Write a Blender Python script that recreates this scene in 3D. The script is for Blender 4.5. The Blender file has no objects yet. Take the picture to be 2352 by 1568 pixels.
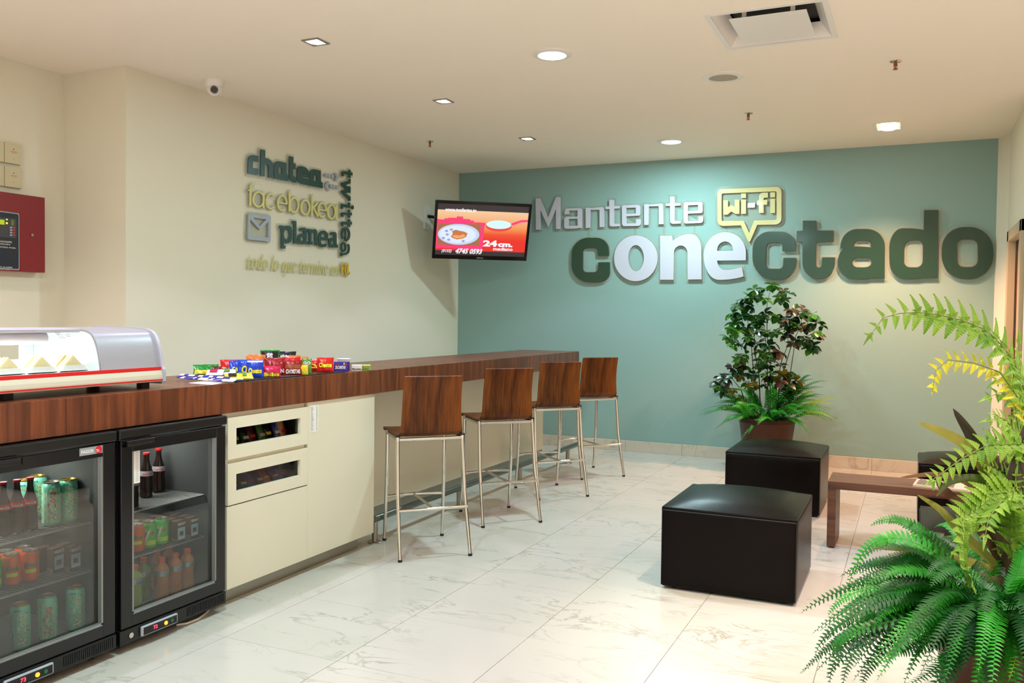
import bpy, bmesh, math, random
from mathutils import Vector, Matrix
random.seed(7)
C = bpy.context.scene.collection
scene = bpy.context.scene
PI = math.pi
def V(*a): return Vector(a)
# ------------------------------------------------------------------ camera
CH = 1.43; FL = 2000.0
YAW, PITCH, ROLL = .4317, .0292, .0119
_f = V(-math.sin(YAW)*math.cos(PITCH), math.cos(YAW)*math.cos(PITCH), -math.sin(PITCH))
_r0 = V(math.cos(YAW), math.sin(YAW), 0); _u0 = _r0.cross(_f)
_r = _r0*math.cos(ROLL)+_u0*math.sin(ROLL); _u = _u0*math.cos(ROLL)-_r0*math.sin(ROLL)
cam_d = bpy.data.cameras.new('camera'); cam = bpy.data.objects.new('camera', cam_d); C.objects.link(cam)
cam_d.lens = 36*FL/2352; cam_d.sensor_width = 36; cam_d.clip_start = .05; cam_d.clip_end = 100
m = Matrix((( _r.x,_u.x,-_f.x,0),(_r.y,_u.y,-_f.y,0),(_r.z,_u.z,-_f.z,CH),(0,0,0,1)))
cam.matrix_world = m
scene.camera = cam
def U(x, y, ax, v):
    "point of the photograph to the point of the world on the plane axis ax = v"
    d = _r*((x-1176)/FL) - _u*((y-784)/FL) + _f
    t = (v-(0,0,CH)[ax])/d[ax]
    return V(0,0,CH)+d*t
def FZ(x, y, z=0.0): return U(x, y, 2, z)
def depth(p): return (p-V(0,0,CH)).dot(_f)
# ------------------------------------------------------------------ world, exposure, lights
vs = scene.view_settings
vs.view_transform = 'Standard'; vs.look = 'None'; vs.gamma = 1; vs.use_curve_mapping = False
vs.exposure = 0.0
world = bpy.data.worlds.new('world'); scene.world = world; world.use_nodes = True
world.node_tree.nodes['Background'].inputs[0].default_value = (1, .9, .78, 1)
world.node_tree.nodes['Background'].inputs[1].default_value = .15
LP = dict(down=49.0, spot=38.0, hal=212.0, fore=178.0, far=182.0, case=15.0, fridge=7.0)
LC = dict(down=(.633, .932, 1.0), spot=(.76, .69, 1.0), hal=(1.0, .50, .30), fore=(1.0, .85, .64), far=(1.0, .79, .92))
def lamp(kind, name, loc, power, col, size=.1, angle=90, blend=.4, target=None, parent=None):
    d = bpy.data.lights.new(name, kind); d.energy = power; d.color = col
    if kind == 'AREA': d.shape = 'DISK'; d.size = size
    else: d.shadow_soft_size = size
    if kind == 'SPOT': d.spot_size = math.radians(angle); d.spot_blend = blend
    o = bpy.data.objects.new(name, d); C.objects.link(o); o.location = loc
    if target is not None: o.rotation_euler = (V(*target)-V(*loc)).to_track_quat('-Z', 'Y').to_euler()
    if parent: o.parent = parent; o.location = V(*loc)-parent.location
    return o
ZC = 3.077; XL = -4.83; XL2 = -5.43; YB = 8.966; XR = .72
# ------------------------------------------------------------------ materials
def lin(c):
    return tuple((x/12.92 if x <= .04045 else ((x+.055)/1.055)**2.4) for x in [v/255 for v in c])
MATS = {}
def mat(name, col, rough=.5, metal=0, spec=.5, bump=0, bscale=40, var=0, vscale=6, emit=0, coat=0, sheen=0):
    if name in MATS: return MATS[name]
    M = bpy.data.materials.new(name); M.use_nodes = True; nt = M.node_tree; N = nt.nodes; L = nt.links
    b = N['Principled BSDF']; c = lin(col)+(1,)
    b.inputs['Base Color'].default_value = c; b.inputs['Roughness'].default_value = rough
    b.inputs['Metallic'].default_value = metal; b.inputs['Specular IOR Level'].default_value = spec
    if coat: b.inputs['Coat Weight'].default_value = coat; b.inputs['Coat Roughness'].default_value = .1
    if emit: b.inputs['Emission Color'].default_value = c; b.inputs['Emission Strength'].default_value = emit
    tc = N.new('ShaderNodeTexCoord')
    if var:
        n = N.new('ShaderNodeTexNoise'); n.inputs['Scale'].default_value = vscale; n.inputs['Detail'].default_value = 4
        L.new(tc.outputs['Object'], n.inputs['Vector'])
        r = N.new('ShaderNodeMix'); r.data_type = 'RGBA'
        r.inputs[6].default_value = tuple(x*(1-var) for x in c[:3])+(1,); r.inputs[7].default_value = tuple(min(1, x*(1+var)) for x in c[:3])+(1,)
        L.new(n.outputs['Fac'], r.inputs[0]); L.new(r.outputs[2], b.inputs['Base Color'])
    if bump:
        n = N.new('ShaderNodeTexNoise'); n.inputs['Scale'].default_value = bscale; n.inputs['Detail'].default_value = 5
        L.new(tc.outputs['Object'], n.inputs['Vector'])
        bp = N.new('ShaderNodeBump'); bp.inputs['Strength'].default_value = bump; bp.inputs['Distance'].default_value = .01
        L.new(n.outputs['Fac'], bp.inputs['Height']); L.new(bp.outputs['Normal'], b.inputs['Normal'])
    MATS[name] = M
    return M
def glassy(name, tint=(255,255,255), trans=.9, rough=.02, gloss=(255,255,255), diffuse=None, dif=0.0, graze=.6):
    M = bpy.data.materials.new(name); M.use_nodes = True; nt = M.node_tree; N = nt.nodes; L = nt.links
    for n in list(N): N.remove(n)
    out = N.new('ShaderNodeOutputMaterial'); t = N.new('ShaderNodeBsdfTransparent'); g = N.new('ShaderNodeBsdfGlossy')
    t.inputs[0].default_value = lin(tint)+(1,); g.inputs['Roughness'].default_value = rough; g.inputs[0].default_value = lin(gloss)+(1,)
    fr = N.new('ShaderNodeLayerWeight'); fr.inputs[0].default_value = .5
    pw = N.new('ShaderNodeMath'); pw.operation = 'POWER'; pw.inputs[1].default_value = 5; L.new(fr.outputs['Facing'], pw.inputs[0])
    a = N.new('ShaderNodeMath'); a.operation = 'MULTIPLY_ADD'; a.inputs[1].default_value = graze; a.inputs[2].default_value = 1-trans; a.use_clamp = True
    L.new(pw.outputs[0], a.inputs[0])
    mx = N.new('ShaderNodeMixShader'); L.new(a.outputs[0], mx.inputs[0]); L.new(g.outputs[0], mx.inputs[2])
    if dif:
        d = N.new('ShaderNodeBsdfDiffuse'); d.inputs[0].default_value = lin(diffuse)+(1,)
        m2 = N.new('ShaderNodeMixShader'); m2.inputs[0].default_value = dif
        L.new(t.outputs[0], m2.inputs[1]); L.new(d.outputs[0], m2.inputs[2]); L.new(m2.outputs[0], mx.inputs[1])
    else: L.new(t.outputs[0], mx.inputs[1])
    L.new(mx.outputs[0], out.inputs[0]); MATS[name] = M
    return M
def marble(name, base, vein, rough):
    M = bpy.data.materials.new(name); M.use_nodes = True; nt = M.node_tree; N = nt.nodes; L = nt.links; b = N['Principled BSDF']
    geo = N.new('ShaderNodeNewGeometry'); oi = N.new('ShaderNodeObjectInfo')
    sc = N.new('ShaderNodeVectorMath'); sc.operation = 'SCALE'; sc.inputs['Scale'].default_value = 37.0
    cb = N.new('ShaderNodeCombineXYZ'); L.new(oi.outputs['Random'], cb.inputs[0]); L.new(oi.outputs['Random'], cb.inputs[2]); L.new(cb.outputs[0], sc.inputs[0])
    ad = N.new('ShaderNodeVectorMath'); ad.operation = 'ADD'; L.new(geo.outputs['Position'], ad.inputs[0]); L.new(sc.outputs[0], ad.inputs[1])
    mp = N.new('ShaderNodeMapping'); mp.inputs['Rotation'].default_value = (0, 0, .55); mp.inputs['Scale'].default_value = (1, 2.3, 1); L.new(ad.outputs[0], mp.inputs[0])
    n1 = N.new('ShaderNodeTexNoise'); n1.inputs['Scale'].default_value = 1.7; n1.inputs['Detail'].default_value = 8; n1.inputs['Roughness'].default_value = .62; n1.inputs['Distortion'].default_value = .9
    L.new(mp.outputs[0], n1.inputs['Vector'])
    s = N.new('ShaderNodeMath'); s.operation = 'SUBTRACT'; s.inputs[1].default_value = .5; L.new(n1.outputs['Fac'], s.inputs[0])
    ab = N.new('ShaderNodeMath'); ab.operation = 'ABSOLUTE'; L.new(s.outputs[0], ab.inputs[0])
    cr = N.new('ShaderNodeValToRGB'); e = cr.color_ramp.elements
    e[0].position = 0; e[0].color = (1, 1, 1, 1); e[1].position = .022; e[1].color = (0, 0, 0, 1)
    L.new(ab.outputs[0], cr.inputs[0])
    n2 = N.new('ShaderNodeTexNoise'); n2.inputs['Scale'].default_value = 2.2; n2.inputs['Detail'].default_value = 5; L.new(ad.outputs[0], n2.inputs['Vector'])
    r2 = N.new('ShaderNodeValToRGB'); e = r2.color_ramp.elements; e[0].position = .42; e[0].color = (0, 0, 0, 1); e[1].position = .72; e[1].color = (1, 1, 1, 1); L.new(n2.outputs['Fac'], r2.inputs[0])
    mu = N.new('ShaderNodeMath'); mu.operation = 'MULTIPLY'; L.new(cr.outputs[0], mu.inputs[0]); L.new(r2.outputs[0], mu.inputs[1])
    m1 = N.new('ShaderNodeMix'); m1.data_type = 'RGBA'; m1.inputs[6].default_value = lin(base)+(1,); m1.inputs[7].default_value = lin(vein)+(1,)
    L.new(mu.outputs[0], m1.inputs[0])
    n3 = N.new('ShaderNodeTexNoise'); n3.inputs['Scale'].default_value = .9; n3.inputs['Detail'].default_value = 6; L.new(mp.outputs[0], n3.inputs['Vector'])
    r3 = N.new('ShaderNodeValToRGB'); e = r3.color_ramp.elements; e[0].position = .5; e[0].color = (0, 0, 0, 1); e[1].position = .8; e[1].color = (.45, .45, .45, 1); L.new(n3.outputs['Fac'], r3.inputs[0])
    m2 = N.new('ShaderNodeMix'); m2.data_type = 'RGBA'; m2.inputs[7].default_value = lin((172, 170, 153))+(1,)
    L.new(r3.outputs[0], m2.inputs[0]); L.new(m1.outputs[2], m2.inputs[6])
    L.new(m2.outputs[2], b.inputs['Base Color']); b.inputs['Roughness'].default_value = rough; b.inputs['Specular IOR Level'].default_value = .35
    MATS[name] = M
    return M
def wood(name, dark, light, scale, rough=.4, ring=3.0, coat=0, spec=.5):
    M = bpy.data.materials.new(name); M.use_nodes = True; nt = M.node_tree; N = nt.nodes; L = nt.links; b = N['Principled BSDF']
    tc = N.new('ShaderNodeTexCoord'); mp = N.new('ShaderNodeMapping'); mp.inputs['Scale'].default_value = scale; L.new(tc.outputs['Object'], mp.inputs[0])
    n = N.new('ShaderNodeTexNoise'); n.inputs['Scale'].default_value = 1; n.inputs['Detail'].default_value = 2; n.inputs['Distortion'].default_value = .4; L.new(mp.outputs[0], n.inputs['Vector'])
    mm = N.new('ShaderNodeMath'); mm.operation = 'MULTIPLY'; mm.inputs[1].default_value = ring*6; L.new(n.outputs['Fac'], mm.inputs[0])
    fr = N.new('ShaderNodeMath'); fr.operation = 'PINGPONG'; fr.inputs[1].default_value = 1; L.new(mm.outputs[0], fr.inputs[0])
    mp2 = N.new('ShaderNodeMapping'); mp2.inputs['Scale'].default_value = tuple(s*14 if s > 2 else s*4 for s in scale); L.new(tc.outputs['Object'], mp2.inputs[0])
    n2 = N.new('ShaderNodeTexNoise'); n2.inputs['Scale'].default_value = 1; n2.inputs['Detail'].default_value = 7; n2.inputs['Roughness'].default_value = .65; L.new(mp2.outputs[0], n2.inputs['Vector'])
    a = N.new('ShaderNodeMix'); a.data_type = 'FLOAT'; a.inputs[0].default_value = .66; L.new(fr.outputs[0], a.inputs[2]); L.new(n2.outputs['Fac'], a.inputs[3])
    cr = N.new('ShaderNodeValToRGB'); e = cr.color_ramp.elements; e[0].position = .3; e[0].color = lin(dark)+(1,); e[1].position = .68; e[1].color = lin(light)+(1,)
    L.new(a.outputs[0], cr.inputs[0]); L.new(cr.outputs[0], b.inputs['Base Color']); b.inputs['Roughness'].default_value = rough; b.inputs['Specular IOR Level'].default_value = spec
    if coat: b.inputs['Coat Weight'].default_value = coat; b.inputs['Coat Roughness'].default_value = .15
    MATS[name] = M
    return M
def leafmat(name, a, b_, rough=.45, trans=.25):
    M = bpy.data.materials.new(name); M.use_nodes = True; nt = M.node_tree; N = nt.nodes; L = nt.links; b = N['Principled BSDF']
    geo = N.new('ShaderNodeNewGeometry'); n = N.new('ShaderNodeTexNoise'); n.inputs['Scale'].default_value = 9; L.new(geo.outputs['Position'], n.inputs['Vector'])
    oi = N.new('ShaderNodeObjectInfo'); ad = N.new('ShaderNodeMath'); ad.operation = 'ADD'; L.new(n.outputs['Fac'], ad.inputs[0])
    ml = N.new('ShaderNodeMath'); ml.operation = 'MULTIPLY_ADD'; ml.inputs[1].default_value = .8; ml.inputs[2].default_value = -.4; L.new(oi.outputs['Random'], ml.inputs[0]); L.new(ml.outputs[0], ad.inputs[1]); ad.use_clamp = True
    r = N.new('ShaderNodeMix'); r.data_type = 'RGBA'; r.inputs[6].default_value = lin(a)+(1,); r.inputs[7].default_value = lin(b_)+(1,)
    L.new(ad.outputs[0], r.inputs[0]); L.new(r.outputs[2], b.inputs['Base Color']); b.inputs['Roughness'].default_value = rough
    tr = N.new('ShaderNodeBsdfTranslucent'); L.new(r.outputs[2], tr.inputs[0]); mx = N.new('ShaderNodeMixShader'); mx.inputs[0].default_value = trans
    out = N['Material Output']; L.new(b.outputs[0], mx.inputs[1]); L.new(tr.outputs[0], mx.inputs[2]); L.new(mx.outputs[0], out.inputs[0])
    MATS[name] = M
    return M
mat('cream_wall', (226, 221, 200), .85, bump=.08, bscale=180)
mat('teal_wall', (139, 170, 163), .85, bump=.08, bscale=180)
mat('ceiling', (245, 236, 217), .9, bump=.05, bscale=120)
marble('floor_marble', (194, 189, 179), (146, 143, 126), .2)
marble('base_marble', (205, 196, 178), (165, 150, 128), .3)
mat('grout', (150, 142, 128), .8)
wood('counter_wood', (78, 36, 18), (124, 64, 34), (2.0, 11.0, .8), .30, 1.3)
wood('table_wood', (72, 44, 30), (108, 68, 46), (1.1, 12, 12), .4, 1.2)
wood('stool_wood', (64, 30, 6), (126, 68, 22), (5, 2, 1.2), .38, .8, spec=.22)
mat('cabinet_cream', (226, 219, 196), .45, bump=.02, bscale=90)
mat('chrome', (215, 212, 205), .08, 1)
mat('brushed_steel', (165, 160, 150), .35, 1, bump=.03, bscale=200)
mat('rail_steel', (125, 132, 128), .3, 1)
mat('black_plastic', (14, 14, 15), .32, bump=.03, bscale=200)
mat('black_frame', (17, 17, 18), .25)
mat('fridge_inside', (70, 72, 72), .5)
mat('wire', (150, 152, 150), .35, .6)
mat('rubber', (15, 15, 15), .6)
mat('leather', (13, 7, 6), .30, bump=.06, bscale=120, var=.2, spec=.11)
mat('seam', (16, 12, 10), .5)
mat('white_plastic', (232, 228, 218), .4)
mat('white', (235, 235, 230), .5)
mat('paper', (235, 232, 225), .7)
mat('ink', (40, 40, 48), .7)
mat('red_ink', (190, 60, 60), .7)
mat('green_letter', (24, 62, 46), .3, coat=.2)
mat('dark_green_letter', (22, 62, 52), .3, coat=.2)
mat('white_letter', (194, 194, 206), .35, coat=.2)
mat('yellow_letter', (206, 194, 132), .3, coat=.3)
mat('pale_yellow_letter', (214, 204, 128), .4)
mat('grey_letter', (165, 172, 182), .4)
mat('gold_letter', (222, 180, 20), .4)
glassy('acrylic', (247, 248, 244), .985, .25, diffuse=(214, 214, 204), dif=.14, graze=.05)
glassy('pane', (222, 226, 224), .935, .02)
glassy('clear_glass', (250, 252, 252), .97, .01)
glassy('clear_plastic', (245, 246, 246), .95, .1)
glassy('drawer_glass', (232, 232, 228), .97, .03)
mat('lamp_on', (235, 255, 250), emit=14)
mat('halogen_on', (255, 236, 200), emit=22)
mat('spot_on', (235, 240, 255), emit=9)
mat('pot_bronze', (70, 48, 38), .36, .85, bump=.02)
mat('soil', (40, 28, 20), .95, bump=.6, bscale=60)
leafmat('fern_green', (10, 92, 14), (44, 160, 30), .45, .3)
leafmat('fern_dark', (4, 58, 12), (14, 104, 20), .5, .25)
leafmat('fern_lime', (98, 150, 36), (146, 186, 62), .5, .35)
leafmat('fern_yellow', (196, 196, 40), (222, 214, 70), .5, .35)
leafmat('leaf_dark', (16, 44, 18), (38, 88, 30), .28, .12)
leafmat('leaf_green', (38, 104, 26), (78, 140, 44), .3, .2)
leafmat('leaf_bronze', (40, 40, 28), (92, 78, 60), .3, .1)
leafmat('leaf_yellow', (84, 96, 18), (160, 140, 36), .35, .2)
leafmat('leaf_red', (40, 20, 14), (66, 34, 22), .35, .15)
leafmat('cord_dark', (36, 32, 18), (62, 50, 28), .35, .12)
leafmat('cord_green', (52, 74, 26), (92, 104, 42), .35, .2)
leafmat('cord_olive', (112, 116, 40), (168, 160, 76), .35, .3)
leafmat('cord_pink', (96, 62, 48), (140, 104, 70), .35, .3)
mat('stem', (58, 40, 28), .6); mat('stem_green', (104, 120, 44), .5)
# ------------------------------------------------------------------ mesh helpers
def tag(o, label=None, cat=None, group=None, kind=None):
    if label: o['label'] = label
    if cat: o['category'] = cat
    if group: o['group'] = group
    if kind: o['kind'] = kind
    return o
def thing(name, label, cat, loc=(0,0,0), rz=0, group=None):
    o = bpy.data.objects.new(name, None); C.objects.link(o); o.location = loc; o.rotation_euler = (0,0,rz)
    o.empty_display_size = .1
    return tag(o, label, cat, group)
class MB:
    def __init__(s): s.v = []; s.f = []
    def add(s, vs, fs):
        k = len(s.v); s.v += [tuple(v) for v in vs]; s.f += [tuple(i+k for i in f) for f in fs]; return s
    def box(s, x0, x1, y0, y1, z0, z1):
        return s.add([(x0,y0,z0),(x1,y0,z0),(x1,y1,z0),(x0,y1,z0),(x0,y0,z1),(x1,y0,z1),(x1,y1,z1),(x0,y1,z1)],
              [(0,3,2,1),(4,5,6,7),(0,1,5,4),(1,2,6,5),(2,3,7,6),(3,0,4,7)])
    def tube(s, pts, r, n=10, caps=True, r2=None):
        pts = [V(*p) for p in pts]; rings = []; up = None
        for i, p in enumerate(pts):
            t = (pts[min(i+1, len(pts)-1)]-pts[max(i-1, 0)]).normalized()
            if up is None: up = V(0,0,1) if abs(t.z) < .9 else V(1,0,0)
            a = t.cross(up).normalized(); b = t.cross(a).normalized(); up = -b if False else up
            rr = r if r2 is None else r+(r2-r)*i/(len(pts)-1)
            rings.append([p+a*math.cos(2*PI*k/n)*rr+b*math.sin(2*PI*k/n)*rr for k in range(n)])
        vs = [v for rg in rings for v in rg]; fs = []
        for i in range(len(pts)-1):
            for k in range(n): fs.append((i*n+k, i*n+(k+1) % n, (i+1)*n+(k+1) % n, (i+1)*n+k))
        if caps: fs.append(tuple(range(n-1, -1, -1))); fs.append(tuple((len(pts)-1)*n+k for k in range(n)))
        return s.add(vs, fs)
    def lathe(s, prof, n=24, c=(0,0,0), cap0=True, cap1=True):
        vs = []; fs = []
        for r, z in prof:
            for k in range(n): vs.append((c[0]+r*math.cos(2*PI*k/n), c[1]+r*math.sin(2*PI*k/n), c[2]+z))
        for i in range(len(prof)-1):
            for k in range(n): fs.append((i*n+k, i*n+(k+1) % n, (i+1)*n+(k+1) % n, (i+1)*n+k))
        if cap0: fs.append(tuple(range(n-1, -1, -1)))
        if cap1: fs.append(tuple((len(prof)-1)*n+k for k in range(n)))
        return s.add(vs, fs)
    def prism(s, poly, ax, a, b):
        "poly of 2-D points extruded along axis ax from a to b (poly order gives the two other axes in order)"
        def P3(p, t): q = list(p); q.insert(ax, t); return tuple(q)
        n = len(poly); vs = [P3(p, a) for p in poly]+[P3(p, b) for p in poly]
        return s.add(vs, [tuple(range(n)), tuple(range(2*n-1, n-1, -1))]+[(i, i+n, (i+1) % n+n, (i+1) % n) for i in range(n)])
    def quad(s, a, b, c, d): return s.add([a,b,c,d], [(0,1,2,3)])
    def build(s, name, m, parent=None, smooth=False, bevel=0, world=False, seg=2, loc=None):
        vs = s.v
        if world and parent is not None:
            l = parent.location; vs = [(v[0]-l[0], v[1]-l[1], v[2]-l[2]) for v in vs]
        me = bpy.data.meshes.new(name); me.from_pydata(vs, [], s.f)
        bm = bmesh.new(); bm.from_mesh(me)
        bmesh.ops.recalc_face_normals(bm, faces=bm.faces)
        if bevel:
            ed = [e for e in bm.edges if len(e.link_faces) == 2 and e.calc_face_angle(0) > .6]
            bmesh.ops.bevel(bm, geom=ed, offset=bevel, segments=seg, affect='EDGES', profile=.5, clamp_overlap=True)
        bm.to_mesh(me); bm.free()
        me.materials.append(MATS[m] if isinstance(m, str) else m)
        if smooth:
            for p in me.polygons: p.use_smooth = True
            try: me.set_sharp_from_angle(angle=math.radians(38))
            except Exception: pass
        o = bpy.data.objects.new(name, me); C.objects.link(o)
        if parent: o.parent = parent
        if loc is not None: o.location = loc
        return o
def struct(o): o['kind'] = 'structure'; return o
def dup(root, loc=None, rz=None, label=None, group=None):
    def cp(o, par):
        c = o.copy(); C.objects.link(c)
        if par: c.parent = par
        for ch in list(kids.get(o, [])): cp(ch, c)
        return c
    r = cp(root, None)
    if loc is not None: r.location = loc
    if rz is not None: r.rotation_euler = (0,0,rz)
    if label: r['label'] = label
    if group: r['group'] = group
    return r
class _K(dict):
    def get(self, o, d=None): return [c for c in C.objects if c.parent == o] if d is not None else None
kids = _K()
# flat shapes: rounded outlines and letters turned into meshes through 2-D curves
def rounded(pts):
    out = []; n = len(pts)
    for i, p in enumerate(pts):
        a = Vector(p[:2]); r = p[2] if len(p) > 2 else 0
        if r <= 0: out.append(tuple(a)); continue
        q0 = Vector(pts[i-1][:2]); q1 = Vector(pts[(i+1) % n][:2])
        d0 = (q0-a); d1 = (q1-a); l0 = min(r, d0.length*.499 if len(pts[i-1]) > 2 and pts[i-1][2] > 0 else d0.length*.98); l1 = min(r, d1.length*.499 if len(pts[(i+1) % n]) > 2 and pts[(i+1) % n][2] > 0 else d1.length*.98)
        b0 = a+d0.normalized()*l0; b1 = a+d1.normalized()*l1
        for k in range(9):
            t = k/8; # conic close to a circular arc
            w = .72; den = (1-t)**2+2*w*t*(1-t)+t*t
            out.append(tuple(((1-t)**2*b0+2*w*t*(1-t)*a+t*t*b1)/den))
    return out
def ellipse(cx, cy, rx, ry, n=40): return [(cx+rx*math.cos(2*PI*k/n), cy+ry*math.sin(2*PI*k/n)) for k in range(n)]
def area2(p): return sum(p[i-1][0]*p[i][1]-p[i][0]*p[i-1][1] for i in range(len(p)))/2
def outline_mesh(loops, depth_, offset=0):
    "loops of 2-D points -> (verts, faces), extruded from z=0 to z=depth_"
    cu = bpy.data.curves.new('outline', 'CURVE'); cu.dimensions = '2D'; cu.fill_mode = 'BOTH'; cu.extrude = max(depth_, 1e-5)/2; cu.offset = 0
    for i, lp in enumerate(loops):
        if (area2(lp) > 0) != (i == 0): lp = lp[::-1]
        if offset:
            n = len(lp); q = []
            for k in range(n):
                a = Vector(lp[k-1]); b = Vector(lp[k]); c = Vector(lp[(k+1) % n])
                e0 = (b-a); e1 = (c-b)
                if e0.length < 1e-7 or e1.length < 1e-7: continue
                e0.normalize(); e1.normalize(); n0 = Vector((e0.y, -e0.x)); n1 = Vector((e1.y, -e1.x)); nn = n0+n1
                if nn.length < 1e-4: nn = n0
                nn.normalize(); q.append(tuple(b+nn*min(offset/max(nn.dot(n0), .45), offset*2)))
            lp = q
            if i > 0 and abs(area2(lp)) < 1e-5: continue
        sp = cu.splines.new('POLY'); sp.points.add(len(lp)-1); sp.use_cyclic_u = True
        for k, p in enumerate(lp): sp.points[k].co = (p[0], p[1], 0, 1)
    o = bpy.data.objects.new('outline', cu); me = bpy.data.meshes.new_from_object(o)
    vs = [tuple(v.co) for v in me.vertices]; fs = [tuple(p.vertices) for p in me.polygons]
    bpy.data.objects.remove(o); bpy.data.curves.remove(cu); bpy.data.meshes.remove(me)
    h = max(depth_, 1e-5)/2
    return [(x, y, z+h) for x, y, z in vs], fs
_tc = {}
def text_mesh(s, depth_=0, bold=0, shear=0, space=1.0):
    "letters 1 unit high -> verts (x, y, z), faces; min corner at the origin"
    key = (s, depth_ > 0, bold, shear, space)
    if key not in _tc:
        cu = bpy.data.curves.new('t', 'FONT'); cu.body = s; cu.offset = bold; cu.shear = shear; cu.space_character = space
        cu.extrude = .5 if depth_ > 0 else 0; cu.resolution_u = 3; cu.fill_mode = 'FRONT' if depth_ <= 0 else 'BOTH'
        o = bpy.data.objects.new('t', cu); me = bpy.data.meshes.new_from_object(o)
        vs = [tuple(v.co) for v in me.vertices]; fs = [tuple(p.vertices) for p in me.polygons]
        bpy.data.objects.remove(o); bpy.data.curves.remove(cu); bpy.data.meshes.remove(me)
        if not vs: vs = [(0,0,0)]
        x0 = min(v[0] for v in vs); x1 = max(v[0] for v in vs); y0 = min(v[1] for v in vs); y1 = max(v[1] for v in vs)
        _tc[key] = ([((v[0]-x0)/max(x1-x0, 1e-6), (v[1]-y0)/max(y1-y0, 1e-6), v[2]+.5 if depth_ > 0 else 0) for v in vs], fs)
    return _tc[key]
def put_text(mb, s, o, u, v, w, h, d=0, bold=0, shear=0, space=1.0, fn=None):
    "text in the box w x h whose lower left corner is o, u right, v up, depth towards u x v"
    u = Vector(u).normalized(); v = Vector(v).normalized(); n = u.cross(v); o = Vector(o)
    vs, fs = text_mesh(s, d, bold, shear, space)
    if fn: mb.add([fn(a*w, b*h, c*d) for a, b, c in vs], fs)
    else: mb.add([o+u*(a*w)+v*(b*h)+n*(c*d) for a, b, c in vs], fs)
# ------------------------------------------------------------------ room shell
T = .6; OX = -2.727; OY = 2.336
fl = struct(MB().box(-5.6, 2.7, -3.1, 9.1, -.06, -.004).build('floor', 'grout'))
TY = .5945
def tiles():
    cache = {}
    xs = [OX+T*i for i in range(-5, 10)]; ys = [OY+TY*j for j in range(-10, 13)]
    for x in xs:
        for y in ys:
            x0 = max(x, XL2); x1 = min(x+T, 2.5); y0 = max(y, -3.0); y1 = min(y+TY, YB)
            if y > 4.2: x0 = max(x0, XL)
            if y > 7.3: x1 = min(x1, .73)
            if x1-x0 < .03 or y1-y0 < .03 or (y < 1.0 and False): continue
            g = .0012; k = (round(x1-x0, 3), round(y1-y0, 3))
            if k not in cache:
                o = MB().box(g, k[0]-g, g, k[1]-g, -.004, 0).build('tile', 'floor_marble', bevel=.0006, seg=1); cache[k] = o.data; o.location = (x0, y0, 0); o.parent = fl
            else:
                o = bpy.data.objects.new('tile', cache[k]); C.objects.link(o); o.location = (x0, y0, 0); o.parent = fl
tiles()
struct(MB().box(XL-.15, .88, YB, YB+.12, 0, ZC).build('wall_back', 'teal_wall'))
struct(MB().box(XL-.15, XL, 4.25, YB, 0, ZC).build('wall_left', 'cream_wall'))
struct(MB().prism([(XL2, 4.25), (XL-.15, 4.25), (XL-.15, 4.40), (XL2, 4.40)], 2, 0, ZC).build('wall_left_return', 'cream_wall'))
struct(MB().box(XL2-.12, XL2, -3.1, 4.37, 0, ZC).build('wall_left_recess', 'cream_wall'))
struct(MB().box(-5.6, 2.7, -3.2, -3.0, 0, ZC).build('wall_front', 'cream_wall'))
struct(MB().box(2.5, 2.62, -3.0, 7.3, 0, ZC).build('wall_right', 'cream_wall'))
# right wall beside the door: pieces around the opening
DY0, DY1, DZ = 7.42, 8.42, 2.15
mb = MB().box(.73, .85, DY1, YB, 0, ZC).box(.73, .85, DY0, DY1, DZ, ZC).box(.73, .85, 7.3, DY0, 0, ZC)
struct(mb.build('wall_right_door_side', 'cream_wall'))
struct(MB().box(.85, 2.62, 7.3, 7.42, 0, ZC).build('wall_right_return', 'cream_wall'))
# small slanted corner strip between the back wall and right wall
struct(MB().prism([(.655, YB), (.73, YB-.22), (.731, YB)], 2, 0, ZC).build('trim_1', 'cream_wall'))
d1 = thing('door_1', None, None, (.73, DY0, 0)); d1['kind'] = 'structure'
fr = MB().box(.70, .76, DY1-.07, DY1+.03, 0, DZ+.04).box(.70, .76, DY0-.03, DY0+.07, 0, DZ+.04).box(.70, .76, DY0-.03, DY1+.03, DZ-.05, DZ+.04)
mat('door_frame', (190, 172, 142), .5); mat('door_leaf', (205, 196, 176), .5); mat('door_edge', (120, 66, 40), .5)
fr.build('door_frame', 'door_frame', d1, world=True, bevel=.004)
MB().box(.775, .815, DY0+.07, DY1-.07, .01, DZ-.05).build('door_leaf', 'door_leaf', d1, world=True)
MB().box(.768, .776, DY1-.085, DY1-.07, .01, DZ-.05).build('door_edge', 'door_edge', d1, world=True)
MB().tube([(.775, DY1-.14, 1.02), (.715, DY1-.14, 1.02), (.705, DY1-.16, 1.02), (.705, DY1-.27, 1.02)], .010, 10).tube([(.778, DY1-.14, 1.02), (.768, DY1-.14, 1.02)], .026, 14).build('door_handle', 'chrome', d1, world=True, smooth=True)
# ceiling with the hole of the air diffuser
VX0, VX1, VY0, VY1 = -1.045, -.468, 4.80, 5.41
cm = MB()
X0, X1, Y0, Y1 = -5.6, 2.7, -3.1, 9.1
cm.box(X0, VX0, Y0, Y1, ZC, ZC+.1).box(VX1, X1, Y0, Y1, ZC, ZC+.1).box(VX0, VX1, Y0, VY0, ZC, ZC+.1).box(VX0, VX1, VY1, Y1, ZC, ZC+.1)
struct(cm.build('ceiling', 'ceiling'))
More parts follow.
